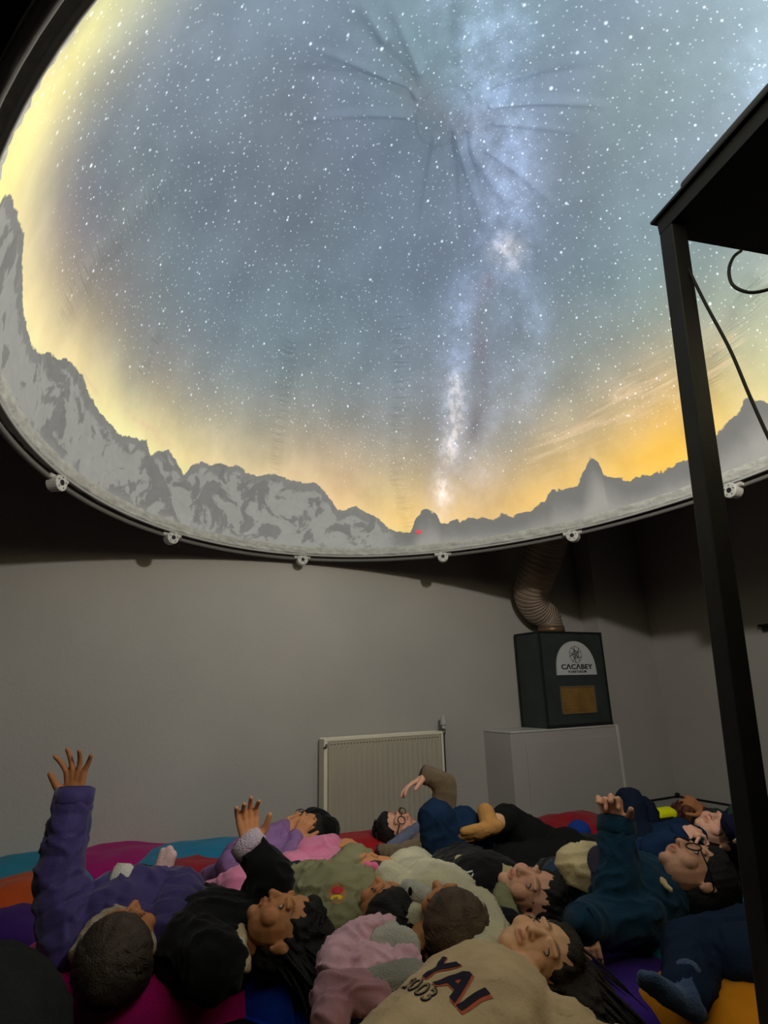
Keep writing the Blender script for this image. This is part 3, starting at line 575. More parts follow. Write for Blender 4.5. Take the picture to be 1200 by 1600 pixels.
# ------------------------------------------------------------------ people
def skinmat(n, c): return mat('skin_'+n, tuple(min(.85, q*1.22) for q in lin(c)), .6, 18, .05, .06, 120, vcol=True, spec=.25)
def cloth(n, c, sheen=.0, rough=.92, b=.25, bs=160): return mat(n, tuple(min(.8, q*1.35) for q in lin(c)), rough, 14, .10, b, bs, spec=.15, sheen=sheen)
def bez(a, b, c, n=8): return [(a*(1-t)**2+b*2*t*(1-t)+c*t*t) for t in [i/(n-1) for i in range(n)]]
def head_mesh(c, Mh, s, neck, vox):
    def T(x, y, z): return c + Mh @ V((x*s, y*s, z*s))
    bm = bmesh.new()
    E = lambda p, r: ell(bm, T(*p), Mh, [q*s for q in r])
    E((0, -.06, .14), (.36, .43, .36)); E((0, .10, -.06), (.31, .32, .38)); E((0, .13, -.27), (.23, .23, .19)); E((0, .27, -.38), (.10, .09, .08))
    for sx in (-1, 1):
        E((.17*sx, .26, -.13), (.13, .11, .13)); E((.345*sx, -.02, -.03), (.04, .07, .11)); E((.365*sx, -.045, .02), (.035, .045, .06)); E((.35*sx, 0, -.12), (.03, .035, .035))
        tcap(bm, T(.07*sx, .385, .085), T(.20*sx, .34, .10), .035*s, .03*s); E((.045*sx, .42, -.135), (.035, .035, .03))
        tcap(bm, T(.07*sx, .372, .030), T(.19*sx, .325, .030), .022*s, .02*s)
        tcap(bm, T(.07*sx, .372, -.035), T(.18*sx, .325, -.035), .018*s, .018*s)
    tcap(bm, T(0, .375, .04), T(0, .455, -.12), .035*s, .052*s)
    tcap(bm, T(-.075, .375, -.222), T(.075, .375, -.222), .018*s, .018*s); tcap(bm, T(-.035, .40, -.222), T(.035, .40, -.222), .024*s, .024*s)
    tcap(bm, T(-.06, .375, -.262), T(.06, .375, -.262), .026*s, .026*s)
    tcap(bm, T(0, -.10, -.22), neck, .19*s, .21*s)
    me = remesh(bm, vox, 2, .4); co, no = co_no(me)
    Mi = np.array(Mh.inverted()); q = (co-np.array(c))@Mi.T/s
    tint = np.ones((len(co), 4)); x, y, z = q.T
    def blend(w, colr):
        w = np.clip(w, 0, 1)[:, None]; tint[:, :3] = tint[:, :3]*(1-w)+np.array(colr)*w
    lips = np.exp(-((x/.085)**4))*np.exp(-(((z+.242)/.032)**4))*(y > .3); blend(lips*.8, (.74, .38, .40))
    blend(np.exp(-((x/.07)**4)-((z+.243)/.006)**2)*(y > .3)*.8, (.3, .12, .12))
    for sx in (-1, 1):
        blend(np.exp(-(((x-.135*sx)/.095)**4)-((z-.125-.03*(1-((x-.135*sx)/.09)**2))/.018)**2)*(y > .2)*.85, (.16, .11, .09))
        blend(np.exp(-(((x-.045*sx)/.018)**2)-((z+.155)/.012)**2)*(y > .38), (.25, .12, .1))
        blend(np.exp(-(((x-.19*sx)/.10)**2)-((z+.11)/.09)**2)*(y > .1)*.35, (1.0, .72, .66))
        blend(np.exp(-(((x-.13*sx)/.085)**4)-((z-.0)/.055)**4)*(y > .25)*.35, (.62, .45, .42))
    at = me.attributes.new('tint', 'FLOAT_COLOR', 'POINT'); at.data.foreach_set('color', tint.astype(np.float32).ravel())
    return me
def white_tint(me):
    at = me.attributes.new('tint', 'FLOAT_COLOR', 'POINT'); at.data.foreach_set('color', np.ones(len(me.vertices)*4, dtype=np.float32)); return me
def hand_mesh(wr, el, fd, pn, s, curl=.5, spread=.2, side=1, vox=.003):
    """wr wrist, el elbow, fd finger direction, pn the way the palm faces; thumb leaves on side*(fd x pn)"""
    fd = V(fd).normalized(); pn = V(pn); pn = (pn-fd*pn.dot(fd)).normalized(); sd = fd.cross(pn)*side
    k = s/.2; bm = bmesh.new()
    kn = wr+fd*.072*k
    tcap(bm, wr, wr+(V(el)-wr)*.35, .020*k, .024*k, pn, .8)
    tcap(bm, wr+fd*.008*k, wr+fd*.03*k, .020*k, .026*k, pn, .55)
    for i in (-1.5, -.5, .5, 1.5):
        tcap(bm, wr+fd*.012*k+sd*i*.008*k, kn+sd*i*.0155*k, .013*k, .0105*k, pn, .85)
    for i, ln in ((1.5, .050), (.5, .057), (-.5, .053), (-1.5, .042)):
        p = kn+sd*i*.016*k; a0 = spread*i*.45; d = (fd*math.cos(a0)+sd*math.sin(a0)).normalized(); r = .0082*k
        cu_ = curl*(.75+.25*((i+1.5) % 2))
        for q, (fr_, cf) in enumerate(((.45, .6), (.32, 1.1), (.28, .8))):
            ax = d.cross(pn).normalized(); d = (Matrix.Rotation(cu_*cf, 3, ax) @ d).normalized()
            pn_l = pn
            e = p+d*ln*k*fr_*1.15; tcap(bm, p, e, r, r*.90, seg=10, hr=3); p = e; r *= .90
    b = wr+fd*.018*k+sd*.018*k; d = (fd*.55+sd*.75+pn*.25).normalized(); m_ = b+d*.034*k; tcap(bm, b, m_, .013*k, .0105*k)
    d2 = (fd*.9+sd*.35+pn*(.25+.5*curl)).normalized(); tcap(bm, m_, m_+d2*.024*k, .0102*k, .009*k); tcap(bm, m_+d2*.024*k, m_+d2*.042*k, .009*k, .0075*k)
    return white_tint(remesh(bm, vox*k, 2, .4))
def eye_parts(c, Mh, s, root, closed=False):
    for sx in (-1, 1):
        bm = bmesh.new(); ctr = c+Mh@V((.128*sx*s, .315*s, 0))
        r = bmesh.ops.create_uvsphere(bm, u_segments=16, v_segments=12, radius=.058*s)
        for f in bm.faces:
            z = f.calc_center_median().z/(.058*s); f.material_index = 2 if z > .955 else (1 if z > .80 else 0)
        Rm = basis(Mh@V((0, -.0, 1)), -(Mh@V((0, 1, 0))))
        M3 = Matrix((( Mh.col[0].x, Mh.col[2].x, Mh.col[1].x), (Mh.col[0].y, Mh.col[2].y, Mh.col[1].y), (Mh.col[0].z, Mh.col[2].z, Mh.col[1].z)))
        bmesh.ops.transform(bm, matrix=Matrix.Translation(ctr)@M3.to_4x4(), verts=bm.verts[:])
        bmesh.ops.recalc_face_normals(bm, faces=bm.faces[:])
        obj('eye', bm, [mat('eye_white', (.55, .52, .48), .3), mat('eye_iris', (.05, .025, .012), .2), mat('eye_pupil', (.005, .005, .005), .15)], root, True)
        bm = bmesh.new()
        for a, h, rr in ((.072, .036, .013), (.07, -.032, .009)):
            tube(bm, [ctr+Mh@V((a*math.cos(t)*s*sx*1.0, (.052-.018*abs(math.cos(t)))*s, h*math.sin(t)*s)) for t in [math.pi*i/8 for i in range(9)]], rr*s*.55, 5)
        obj('eyelashes', bm, mat('lash_black', (.012, .009, .008), .7), root, True)
def hair_mesh(c, Mh, s, style, flow, length, seed, vox, n=90, size=1.0, groundz=.12):
    rnd = random.Random(seed); bm = bmesh.new()
    E = lambda p, r: ell(bm, c+Mh@V([q*s for q in p]), Mh, [q*s*size for q in r], 16)
    E((0, -.10, .18), (.40, .43, .37)); E((0, -.20, .02), (.37, .33, .36)); 
    if style != 'short': E((0, -.22, -.15), (.34, .28, .30))
    E((0, .12, .36), (.27, .20, .14))
    if style == 'long':
        fl0 = V(flow).normalized(); a0 = c+Mh@V((0, -.15*s, .22*s)); sd0 = fl0.cross(V((0, 0, 1))).normalized()
        for k_ in (-1, 0, 1):
            e0 = a0+fl0*(length*.72)+sd0*k_*.045; e0.z = max(groundz+.03, e0.z-length*.45)
            tcap(bm, a0+sd0*k_*.02, (a0+e0)/2+V((0, 0, .02)), .30*s, .24*s); tcap(bm, (a0+e0)/2+V((0, 0, .02)), e0, .24*s, .09*s)
    me = remesh(bm, vox, 3)
    co, no = co_no(me)
    Mi = np.array(Mh.inverted()); q = (co-np.array(c))@Mi.T/s
    ang = np.arctan2(q[:, 0], q[:, 1]+.1)
    if style == 'long':
        f_ = np.array(V(flow).normalized()); pr = co-np.outer(co@f_, f_); al = (co@f_)
        dd = np.array([noise.noise(V((p[0]*75+noise.noise(V((0, p[1]*9, t*9)))*1.5, p[1]*75, p[2]*75+t*4))) for p, t in zip(pr, al)])
        co = co+no*(dd*.010)[:, None]
    d = np.array([noise.noise(V((a*7+seed, p[2]*1.2, p[1]*1.2)))*1.0+.6*noise.noise(V((a*22, p[2]*2, seed))) for a, p in zip(ang, q)])
    co = co+no*(d*.014*s)[:, None]; me.vertices.foreach_set('co', co.ravel()); me.update()
    bm = bmesh.new()
    Nl = {'short': n//2, 'long': n, 'med': n}[style]
    fl = V(flow).normalized() if flow is not None else None
    for i in range(Nl):
        a = rnd.uniform(0, 2*math.pi); b = rnd.uniform(.05, 1.0)
        if style == 'short':
            lx = V((math.sin(a)*.40*b, -.05-.36*b*abs(math.cos(a)), .18+.36*math.sqrt(max(0, 1-b*b*.95))))
            p0 = c+Mh@(lx*s); ou = (p0-(c+Mh@V((0, -.08*s, .12*s)))).normalized()
            t = ou.cross(Mh@V((rnd.uniform(-1, 1), rnd.uniform(-1, 1), rnd.uniform(-1, 1)))).normalized()
            tube(bm, bez(p0-ou*.02*s, p0+ou*.045*s+t*.07*s, p0-ou*.0*s+t*.20*s, 5), [.012*s, .022*s, .02*s, .014*s, .003*s], 5)
        else:
            side = rnd.uniform(-1, 1); dep = rnd.uniform(.2, 1)
            p0 = c+Mh@V((.38*side*s, (-.10-.34*math.sqrt(1-side*side))*s*dep+.0, rnd.uniform(-.1, .52)*s*(1-.4*abs(side))))
            tgt = p0 + fl*length*rnd.uniform(.6, 1.05) + V((rnd.uniform(-1, 1), rnd.uniform(-1, 1), 0))*.035
            tgt.z = max(groundz+rnd.uniform(0, .03), tgt.z-rnd.uniform(.3, 1)*length*.6)
            mid = p0+fl*length*.45+V((rnd.uniform(-1, 1), rnd.uniform(-1, 1), rnd.uniform(-.2, .6)))*.03
            w = s*rnd.uniform(.014, .026)
            tube(bm, bez(p0-fl*.03, mid, tgt, 8), [w*.7, w, w*1.05, w, w*.9, w*.75, w*.5, w*.15], 6)
    loc = bpy.data.meshes.new('l'); bm.to_mesh(loc); bm.free()
    return join_meshes([me, loc])
def person(loc, label, s=.2, head=None, crown=None, face=None, neck=None, chest=None, pelvis=None, front=(0, 0, 1), arms=(), legs=(), skin=None, hair=None,
           top=None, topname='jacket', bottom=None, tr=.135, flat=.68, sh=None, hipr=.12, style='short', flow=None, hlen=.2, hn=90, vox=1.0, fold=.006, quilt=None, eyes=True, glasses=None, hood=None, hoodpts=None, extra=None, hsize=1.0, seed=1, ff=9, sleeve_r=.048, group='children lying on the cushions', name='person', cuffm=None):
    root = empty(name, V((loc.x, loc.y, max(0, loc.z-.1))), label, 'person', group)
    root['seed'] = seed
    k = s/.2; front = V(front)
    skins = []
    if head is not None:
        f = V(face); u = V(crown).normalized(); f = (f-u*f.dot(u)).normalized(); x = f.cross(u)
        Mh = Matrix(((x.x, f.x, u.x), (x.y, f.y, u.y), (x.z, f.z, u.z)))
        skins.append(head_mesh(head, Mh, s, neck, .0030*vox*k))
    bs = bmesh.new()
    if chest is not None:
        tcap(bs, neck, chest, .035*k, .07*k); tcap(bs, chest, pelvis, (tr-.03)*k, (hipr-.03)*k, front, flat)
        for a in arms: tcap(bs, chest, a['sh'], .05*k, .035*k)
        for l in legs: tcap(bs, pelvis, l['hip'], .06*k, .055*k)
    for a in arms:
        tcap(bs, a['sh'], a['el'], .036*k, .028*k); tcap(bs, a['el'], a['wr'], .028*k, .020*k)
    for l in legs:
        tcap(bs, l['hip'], l['knee'], .055*k, .042*k); tcap(bs, l['knee'], l['ank'], .042*k, .028*k)
    if len(bs.verts): skins.append(white_tint(remesh(bs, .011*vox, 2)))
    else: bs.free()
    for a in arms:
        if a.get('hand') is not None:
            skins.append(hand_mesh(a['wr'], a['el'], a['hand'], a['palm'], s*a.get('hs', 1), a.get('curl', .5), a.get('spread', .2), a.get('side', 1), .003*vox))
    for m_ in skins:
        pass
    body = obj('body', join_meshes(skins), skin, root, True)
    if head is not None:
        if eyes: eye_parts(head, Mh, s, root)
        obj('hair', hair_mesh(head, Mh, s, style, flow, hlen, seed, .0055*vox, hn, hsize), hair, root, True)
        if glasses is not None:
            bm = bmesh.new(); T = lambda x, y, z: head+Mh@V((x*s, y*s, z*s))
            for sx in (-1, 1):
                tube(bm, [T(sx*.15+.115*math.cos(t), .43-.12*(abs(sx*.15+.115*math.cos(t)))**1.5, -.01+.09*math.sin(t)) for t in [2*math.pi*i/18 for i in range(18)]], .0016*k*1.3, 6, closed=True)
                tube(bm, [T(sx*.265, .405, .02), T(sx*.36, .25, .02), T(sx*.40, -.02, .02), T(sx*.40, -.08, -.05)], .0022*k, 6)
            tube(bm, [T(-.035, .455, .0), T(0, .475, .015), T(.035, .455, .0)], .002*k, 6)
            obj('glasses', bm, glasses, root, True)
    if top is not None:
        bm = bmesh.new(); segs = []
        if chest is not None:
            tcap(bm, chest, pelvis, tr*k, hipr*k, front, flat, seg=16); segs.append((chest, pelvis))
            nb = neck*.35+chest*.65; tcap(bm, nb, chest, .06*k, .09*k)
            for a in arms: tcap(bm, chest, a['sh'], .085*k, .06*k)
        for a in arms:
            r_ = a.get('r', sleeve_r)*k; tcap(bm, a['sh'], a['el'], r_*1.12, r_); segs.append((a['sh'], a['el']))
            e = a['el']+(a['wr']-a['el'])*a.get('cover', .92)
            if a.get('cover', 1) > 0: tcap(bm, a['el'], e, r_, r_*.78); segs.append((a['el'], e))
        obj(topname, crumple(remesh(bm, .0075*vox, 3), fold, ff, seed, quilt, segs), top, root, True)
        for a in arms:
            if a.get('cover', 1) > 0 and cuffm is not False:
                r_ = a.get('r', sleeve_r)*k*.80; d = (a['wr']-a['el']).normalized(); e = a['el']+(a['wr']-a['el'])*a.get('cover', .92)
                bm = bmesh.new(); tube(bm, [e, e+d*.012, e+d*(r_*.78+.006), e+d*(r_*.78+.010), e+d*(r_*.78+.002)], [r_*.9, r_*1.02, r_*.98, r_*.85, r_*.62], 18)
                obj('cuff', crumple_small(bm, .0015), a.get('cuffm', cuffm) or top, root, True)
    if bottom is not None and legs:
        bm = bmesh.new()
        if pelvis is not None:
            for l in legs: tcap(bm, pelvis, l['hip'], .105*k, .085*k)
        for l in legs:
            tcap(bm, l['hip'], l['knee'], .082*k, .066*k); tcap(bm, l['knee'], l['knee']+(l['ank']-l['knee'])*l.get('cover', .9), .066*k, .05*k)
        obj('trousers', crumple(remesh(bm, .0085*vox, 3), fold, ff, seed+5), bottom, root, True)
    for l in legs:
        if l.get('toe') is not None:
            foot(root, l['ank'], V(l['toe']), V(l['sole']), k*l.get('fs', 1), l['sock'])
    if hood is not None and hoodpts:
        bm = bmesh.new()
        for a, b, r0, r1 in hoodpts: tcap(bm, a, b, r0, r1)
        obj('hood', crumple(remesh(bm, .0065*vox, 2), .004, 16, seed+9), hood, root, True)
    return root
def crumple_small(bm, a):
    for v in bm.verts:
        n = noise.noise(v.co*60); v.co += V((n, noise.noise(v.co*60+V((5, 5, 5))), n))*a
    return bm
def foot(root, an, toe, sole, k, m, name='sock'):
    toe = toe.normalized(); sole = (sole-toe*sole.dot(toe)).normalized(); sd = toe.cross(sole)
    bm = bmesh.new(); tcap(bm, an-sole*.05*k, an+sole*.012*k, .034*k, .036*k)
    tcap(bm, an+sole*.02*k-toe*.02*k, an+sole*.03*k+toe*.05*k, .030*k, .032*k, sole, .8)
    for i in (-1, 0, 1): tcap(bm, an+sole*.03*k+toe*.04*k+sd*i*.01*k, an+sole*.036*k+toe*(.115-.012*abs(i))*k+sd*i*.020*k, .026*k, .017*k, sole, .85)
    obj(name, crumple(remesh(bm, .005, 2), .0015, 30), m, root, True)
def arm(sh, el, wr, hand=None, palm=None, **kw): d = dict(sh=sh, el=el, wr=wr, hand=hand, palm=palm); d.update(kw); return d
def leg(hip, knee, ank, toe=None, sole=None, sock=None, **kw): d = dict(hip=hip, knee=knee, ank=ank, toe=toe, sole=sole, sock=sock); d.update(kw); return d
X, Yv, Zv = V((1, 0, 0)), V((0, 1, 0)), V((0, 0, 1))
def cushion(px, py, z, w, d, h, yaw, rgb, label, seed=0, tilt=(0, 0), loc=None, n=26):
    c = loc if loc is not None else Q(px, py, z); c = V((c.x, c.y, h*.55))
    m = mat('cushion_'+'_'.join(str(q) for q in rgb), lin(rgb), .82, 12, .08, .2, 140, spec=.2, sheen=.1)
    Mx = Matrix.Rotation(R(yaw), 3, 'Z') @ Matrix.Rotation(R(tilt[0]), 3, 'X') @ Matrix.Rotation(R(tilt[1]), 3, 'Y')
    bm = bmesh.new(); g = {}
    for sgn in (1, -1):
        for i in range(n+1):
            for j in range(n+1):
                x = -1+2*i/n; y = -1+2*j/n; edge = i in (0, n) or j in (0, n)
                if edge and sgn == -1: g[(i, j, -1)] = g[(i, j, 1)]; continue
                t = max(0, (1-abs(x)**2.6)*(1-abs(y)**2.6))**.42
                pin = 1-.07*(1-(x*y)**2)*0 - .09*(abs(x)**3*(1-abs(y)**2)*0)
                X_ = x*(1-.06*(1-y*y)*abs(x)**2); Y_ = y*(1-.06*(1-x*x)*abs(y)**2)
                nn = noise.noise(V((x*1.8+seed*3.3, y*1.8, seed)))*.16+noise.noise(V((x*5+seed, y*5, 3)))*.05*(1-t*.3)
                p = Mx@V((X_*w/2, Y_*d/2, sgn*h/2*t*(1+nn)))
                g[(i, j, sgn)] = bm.verts.new(c+p)
        for i in range(n):
            for j in range(n):
                q = [g[(i, j, sgn)], g[(i+1, j, sgn)], g[(i+1, j+1, sgn)], g[(i, j+1, sgn)]]
                bm.faces.new(q if sgn > 0 else q[::-1])
    mn = min(v.co.z for v in bm.verts); 
    for v in bm.verts: v.co.z += .004-mn
    rim = [g[(i, 0, 1)].co.copy() for i in range(n)]+[g[(n, j, 1)].co.copy() for j in range(n)]+[g[(i, n, 1)].co.copy() for i in range(n, 0, -1)]+[g[(0, j, 1)].co.copy() for j in range(n, 0, -1)]
    root = empty('floor_cushion', V((c.x, c.y, 0)), label, 'cushion', 'floor cushions under the children')
    obj('cushion_cover', bm, m, root, True)
    bm = bmesh.new(); tube(bm, rim, .004, 6, closed=True); obj('piping', bm, m, root, True)
    return root
def drape(me, target, direction, off):
    """lay lettering on a garment by casting it along direction"""
    bm = bmesh.new(); bm.from_mesh(me); bmesh.ops.triangulate(bm, faces=bm.faces[:])
    for _ in range(4):
        es = [e for e in bm.edges if e.calc_length() > .009]
        if not es: break
        bmesh.ops.subdivide_edges(bm, edges=es, cuts=1); bmesh.ops.triangulate(bm, faces=bm.faces[:])
    t = BVHTree.FromPolygons([v.co for v in target.vertices], [p.vertices for p in target.polygons])
    for v in bm.verts:
        h, nn, i, ds = t.ray_cast(v.co-direction*.3, direction)
        if h: v.co = h-direction*off
    return bm
TEAL = (20, 140, 165)
# ---- cushions
CU = [
 (22, 1392, .12, .80, .72, .24, 12, (8, 128, 158), 'turquoise floor cushion at the left edge beneath the orange one'),
 (182, 1372, .12, .62, .55, .24, 8, (165, 16, 110), 'magenta floor cushion by the back wall behind the purple jacket'),
 (322, 1372, .12, .75, .60, .25, 20, (0, 128, 170), 'turquoise floor cushion by the back wall under the patterned sock'),
 (36, 1432, .14, .42, .42, .26, 30, (176, 70, 20), 'burnt orange floor cushion beside the raised purple sleeve'),
 (2, 1462, .12, .46, .40, .22, 5, (52, 20, 92), 'dark violet floor cushion at the left edge above the grey beanbag'),
 (200, 1590, .08, .70, .60, .28, 18, (222, 20, 140), 'magenta floor cushion in front under the child in purple'),
 (468, 1556, .08, .60, .62, .29, -28, (12, 74, 225), 'royal blue floor cushion between the black jacket and the pink coat'),
 (345, 1660, .08, .42, .42, .15, 10, (10, 14, 32), 'navy floor cushion at the bottom edge left of the blue one'),
 (925, 1505, .10, .72, .55, .21, 14, (58, 28, 116), 'dark purple floor cushion behind the long haired girl'),
 (955, 1600, .10, .62, .42, .20, 12, (66, 34, 140), 'deep purple floor cushion at the bottom edge left of the amber one'),
 (1068, 1462, .14, .72, .60, .27, 24, (0, 150, 185), 'turquoise floor cushion under the boy in black glasses'),
 (1165, 1600, .16, .42, .36, .26, 24, (225, 140, 12), 'amber yellow floor cushion at the bottom right corner'),
 (300, 1402, .12, .55, .5, .24, 30, (150, 12, 34), 'red floor cushion under the pink sleeve by the lilac jacket'),
 (575, 1352, .12, .95, .5, .24, 25, (170, 16, 26), 'red floor cushion in front of the radiator'),
 (905, 1325, .12, .60, .5, .25, 24, (150, 8, 28), 'crimson floor cushion behind the dark trousers near the plinth'),
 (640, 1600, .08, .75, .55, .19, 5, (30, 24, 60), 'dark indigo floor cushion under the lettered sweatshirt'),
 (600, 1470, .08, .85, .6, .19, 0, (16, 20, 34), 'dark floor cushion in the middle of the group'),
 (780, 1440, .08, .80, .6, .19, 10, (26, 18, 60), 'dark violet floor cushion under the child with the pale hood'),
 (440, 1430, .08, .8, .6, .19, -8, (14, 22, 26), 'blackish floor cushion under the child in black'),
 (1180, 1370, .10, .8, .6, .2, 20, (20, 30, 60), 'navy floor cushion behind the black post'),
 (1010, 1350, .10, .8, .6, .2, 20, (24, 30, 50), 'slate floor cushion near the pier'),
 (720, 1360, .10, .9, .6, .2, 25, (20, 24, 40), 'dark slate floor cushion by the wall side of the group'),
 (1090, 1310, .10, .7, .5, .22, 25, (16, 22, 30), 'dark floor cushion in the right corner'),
]
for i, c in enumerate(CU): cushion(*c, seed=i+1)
# blue ball-like cushion tip near the red one
bb = bmesh.new(); ell(bb, Q(905, 1299, .31), Matrix.Identity(3), (.05, .05, .045)); tag(obj('ball', bb, cloth('blue_ball', (22, 50, 120)), None, True), 'small blue ball beside the crimson cushion near the wall', 'ball')
# grey beanbag
bm = bmesh.new(); q = P(-70, 1560, 1.25); q.z = .24
tcap(bm, q+V((0, -.10, -.02)), q+V((-.05, .12, .0)), .22, .20); tcap(bm, q+V((-.05, 0, -.02)), q+V((.02, -.1, -.02)), .20, .20)
tag(obj('beanbag', crumple(remesh(bm, .012, 3), .008, 6, 3), cloth('grey_plush', (32, 34, 31), 0, .95, .9, 420), None, True), 'dark grey fuzzy beanbag in the bottom left corner', 'beanbag')
# ---- skin, hair, cloth colours
SK1 = skinmat('tan', (192, 132, 90)); SK2 = skinmat('brown', (158, 104, 66)); SK3 = skinmat('light', (226, 168, 130)); SK4 = skinmat('rosy', (228, 164, 138))
HB = mat('hair_black', (.012, .010, .010), .55, 30, .3, .5, 260); HD = mat('hair_dark_brown', (.045, .030, .020), .6, 30, .3, .5, 260); HM = mat('hair_brown', (.10, .065, .042), .6, 30, .3, .5, 260)
NAVY = cloth('navy_cloth', (22, 34, 56)); BLK = cloth('black_cloth', (14, 14, 16), .1); PURP = cloth('purple_nylon', (50, 42, 86), .2, .6, .15)
OLIVE = cloth('olive_cloth', (120, 118, 88)); CREAM = cloth('cream_fleece', (204, 194, 162), .3, .95, .8, 300); BEIGE = cloth('beige_cotton', (182, 158, 124), .1)
PINKM = cloth('pink_nylon', (206, 118, 150), .2, .55, .15); LILAC = cloth('lilac_cloth', (128, 96, 140)); PPINK = cloth('pale_pink_nylon', (206, 158, 172), .2, .55, .15); FLEECE = cloth('white_fleece', (200, 196, 182), .4, .98, 1.0, 320)
DEN = cloth('dark_denim', (20, 40, 66)); DGRN = cloth('dark_green_cloth', (34, 44, 40)); BROWN = cloth('brown_knit', (112, 94, 70), .2, .95, .8, 260); GREYB = cloth('grey_blue_cloth', (96, 100, 122)); DTEAL = cloth('dark_blue_hoodie', (22, 52, 74), .1)
SOCKP = cloth('patterned_sock', (205, 170, 168)); SOCKB = cloth('blue_grey_sock', (62, 82, 118), .2, .95, .7, 260); TANS = cloth('tan_sock', (170, 124, 70)); FURC = cloth('cream_fur', (150, 130, 98), .4, .98, 1.0, 300)
BLKF = mat('black_frame', (.01, .01, .01), .3)
# ---- A : child in purple puffer jacket, arm raised, head towards the camera
hA = Q(190, 1484, .325)
person(hA, 'child in a purple padded jacket at far left, one arm raised straight up', .205, hA, (-.05, -.90, .32), (0, .35, .92),
  neck=Q(190, 1448, .30), chest=P(192, 1428, 1.86), pelvis=P(215, 1408, 2.18), tr=.15, flat=.72,
  arms=[arm(P(112, 1482, 1.74), P(92, 1370, 1.78), P(115, 1250, 1.82), (-.05, .0, 1), (0, -1, .1), spread=.75, curl=.28, side=-1, r=.066, cover=.90),
        arm(P(262, 1462, 1.76), P(282, 1395, 1.88), P(180, 1382, 1.84), (-.8, -.45, -.15), (-.2, .4, -1), curl=.8, side=1, r=.064, cover=.8, cuffm=FLEECE)],
  legs=[leg(P(235, 1405, 2.2), P(255, 1400, 2.5), P(250, 1378, 2.60), (.30, .12, 1), (.05, -1, .1), SOCKP),
        leg(P(195, 1408, 2.2), P(190, 1400, 2.5), P(180, 1395, 2.7))],
  skin=SK2, hair=HD, top=PURP, topname='padded_jacket', bottom=DGRN, style='short', hn=520, hsize=1.12, quilt=.05, fold=.007, sleeve_r=.062, seed=3,
  hood=FURC, hoodpts=[(P(120, 1490, 1.66), P(150, 1455, 1.70), .022, .032), (P(150, 1455, 1.70), P(180, 1432, 1.74), .032, .03), (P(180, 1432, 1.74), P(215, 1452, 1.70), .03, .03), (P(215, 1452, 1.70), P(232, 1480, 1.66), .03, .02)])
# ---- B : child in black, face in profile
hB = P(447, 1455, 1.72)
person(hB, 'child in a black jacket seen in profile looking up, long dark hair, hand raised', .205, hB, (.95, .02, .12), (-.10, -.12, 1),
  neck=P(385, 1475, 1.74), chest=P(330, 1475, 1.80), pelvis=P(300, 1440, 2.08), tr=.16, flat=.75,
  arms=[arm(P(392, 1440, 1.88), P(425, 1372, 1.86), P(392, 1325, 1.88), (-.18, 0, 1), (.5, -1, 0), curl=.45, spread=.25, side=1, r=.060, cover=.86, cuffm=cloth('pale_lace', (190, 172, 186), .3, .95, 1, 200)),
        arm(P(340, 1510, 1.62), P(288, 1470, 1.72), P(315, 1425, 1.88), (.9, .1, .25), (0, .2, -1), curl=.5, side=-1, r=.064, cover=.9)],
  legs=[leg(P(290, 1440, 2.1), P(285, 1420, 2.4), P(300, 1405, 2.65)), leg(P(330, 1430, 2.15), P(340, 1410, 2.4), P(350, 1398, 2.65))],
  skin=SK1, hair=HB, top=BLK, topname='jacket', bottom=BLK, style='long', flow=(.55, -.45, -.2), hlen=.13, hn=330, fold=.009, seed=5,
  hood=BEIGE, hoodpts=[(P(375, 1450, 1.72), P(374, 1478, 1.66), .016, .020), (P(374, 1478, 1.66), P(384, 1512, 1.62), .020, .016), (P(362, 1452, 1.74), P(372, 1462, 1.70), .016, .016)])
sn = P(375, 1473, 1.632); bm = bmesh.new(); fdv = (C0-sn).normalized(); t1 = fdv.orthogonal().normalized(); t2 = fdv.cross(t1)
tube(bm, [sn+(t1*math.cos(a)+t2*math.sin(a))*.0085 for a in [2*math.pi*i/16 for i in range(16)]], .003, 6, closed=True)
tag(obj('snap_button', bm, mat('snap_white', (.75, .75, .72), .3), None, True), 'round white snap button on the beige collar of the child in black', 'button')
# ---- C : child in lilac, hands at face
hC = P(474, 1300, 2.85)
person(hC, 'child in a lilac jacket holding something before the face, black hair in two buns', .19, hC, (.85, .35, .15), (-.25, -.35, .9),
  neck=P(450, 1325, 2.72), chest=P(430, 1338, 2.58), pelvis=P(385, 1352, 2.40), tr=.12,
  arms=[arm(P(425, 1330, 2.50), P(415, 1308, 2.52), P(440, 1298, 2.6), (.9, .1, .3), (.3, .5, -.3), curl=.8, r=.050), arm(P(455, 1340, 2.55), P(450, 1345, 2.42), P(462, 1312, 2.56), (.5, .3, .8), (.3, .9, 0), curl=.9, side=-1, r=.046)],
  legs=[leg(P(385, 1366, 2.42), P(350, 1372, 2.52), P(322, 1376, 2.65)), leg(P(390, 1364, 2.5), P(350, 1370, 2.62), P(322, 1376, 2.75))],
  skin=SK1, hair=HB, top=LILAC, bottom=LILAC, style='short', vox=1.35, seed=7, glasses=BLKF)
bm = bmesh.new(); ell(bm, P(490, 1282, 2.95), Matrix.Identity(3), (.085, .06, .055)); ell(bm, P(511, 1297, 2.9), Matrix.Identity(3), (.06, .06, .06))
hb = obj('hat', crumple(remesh(bm, .006, 2), .004, 14), BLK, None, True); tag(hb, 'soft black hat with two rounded lobes beside the lilac child, near the radiator', 'hat')
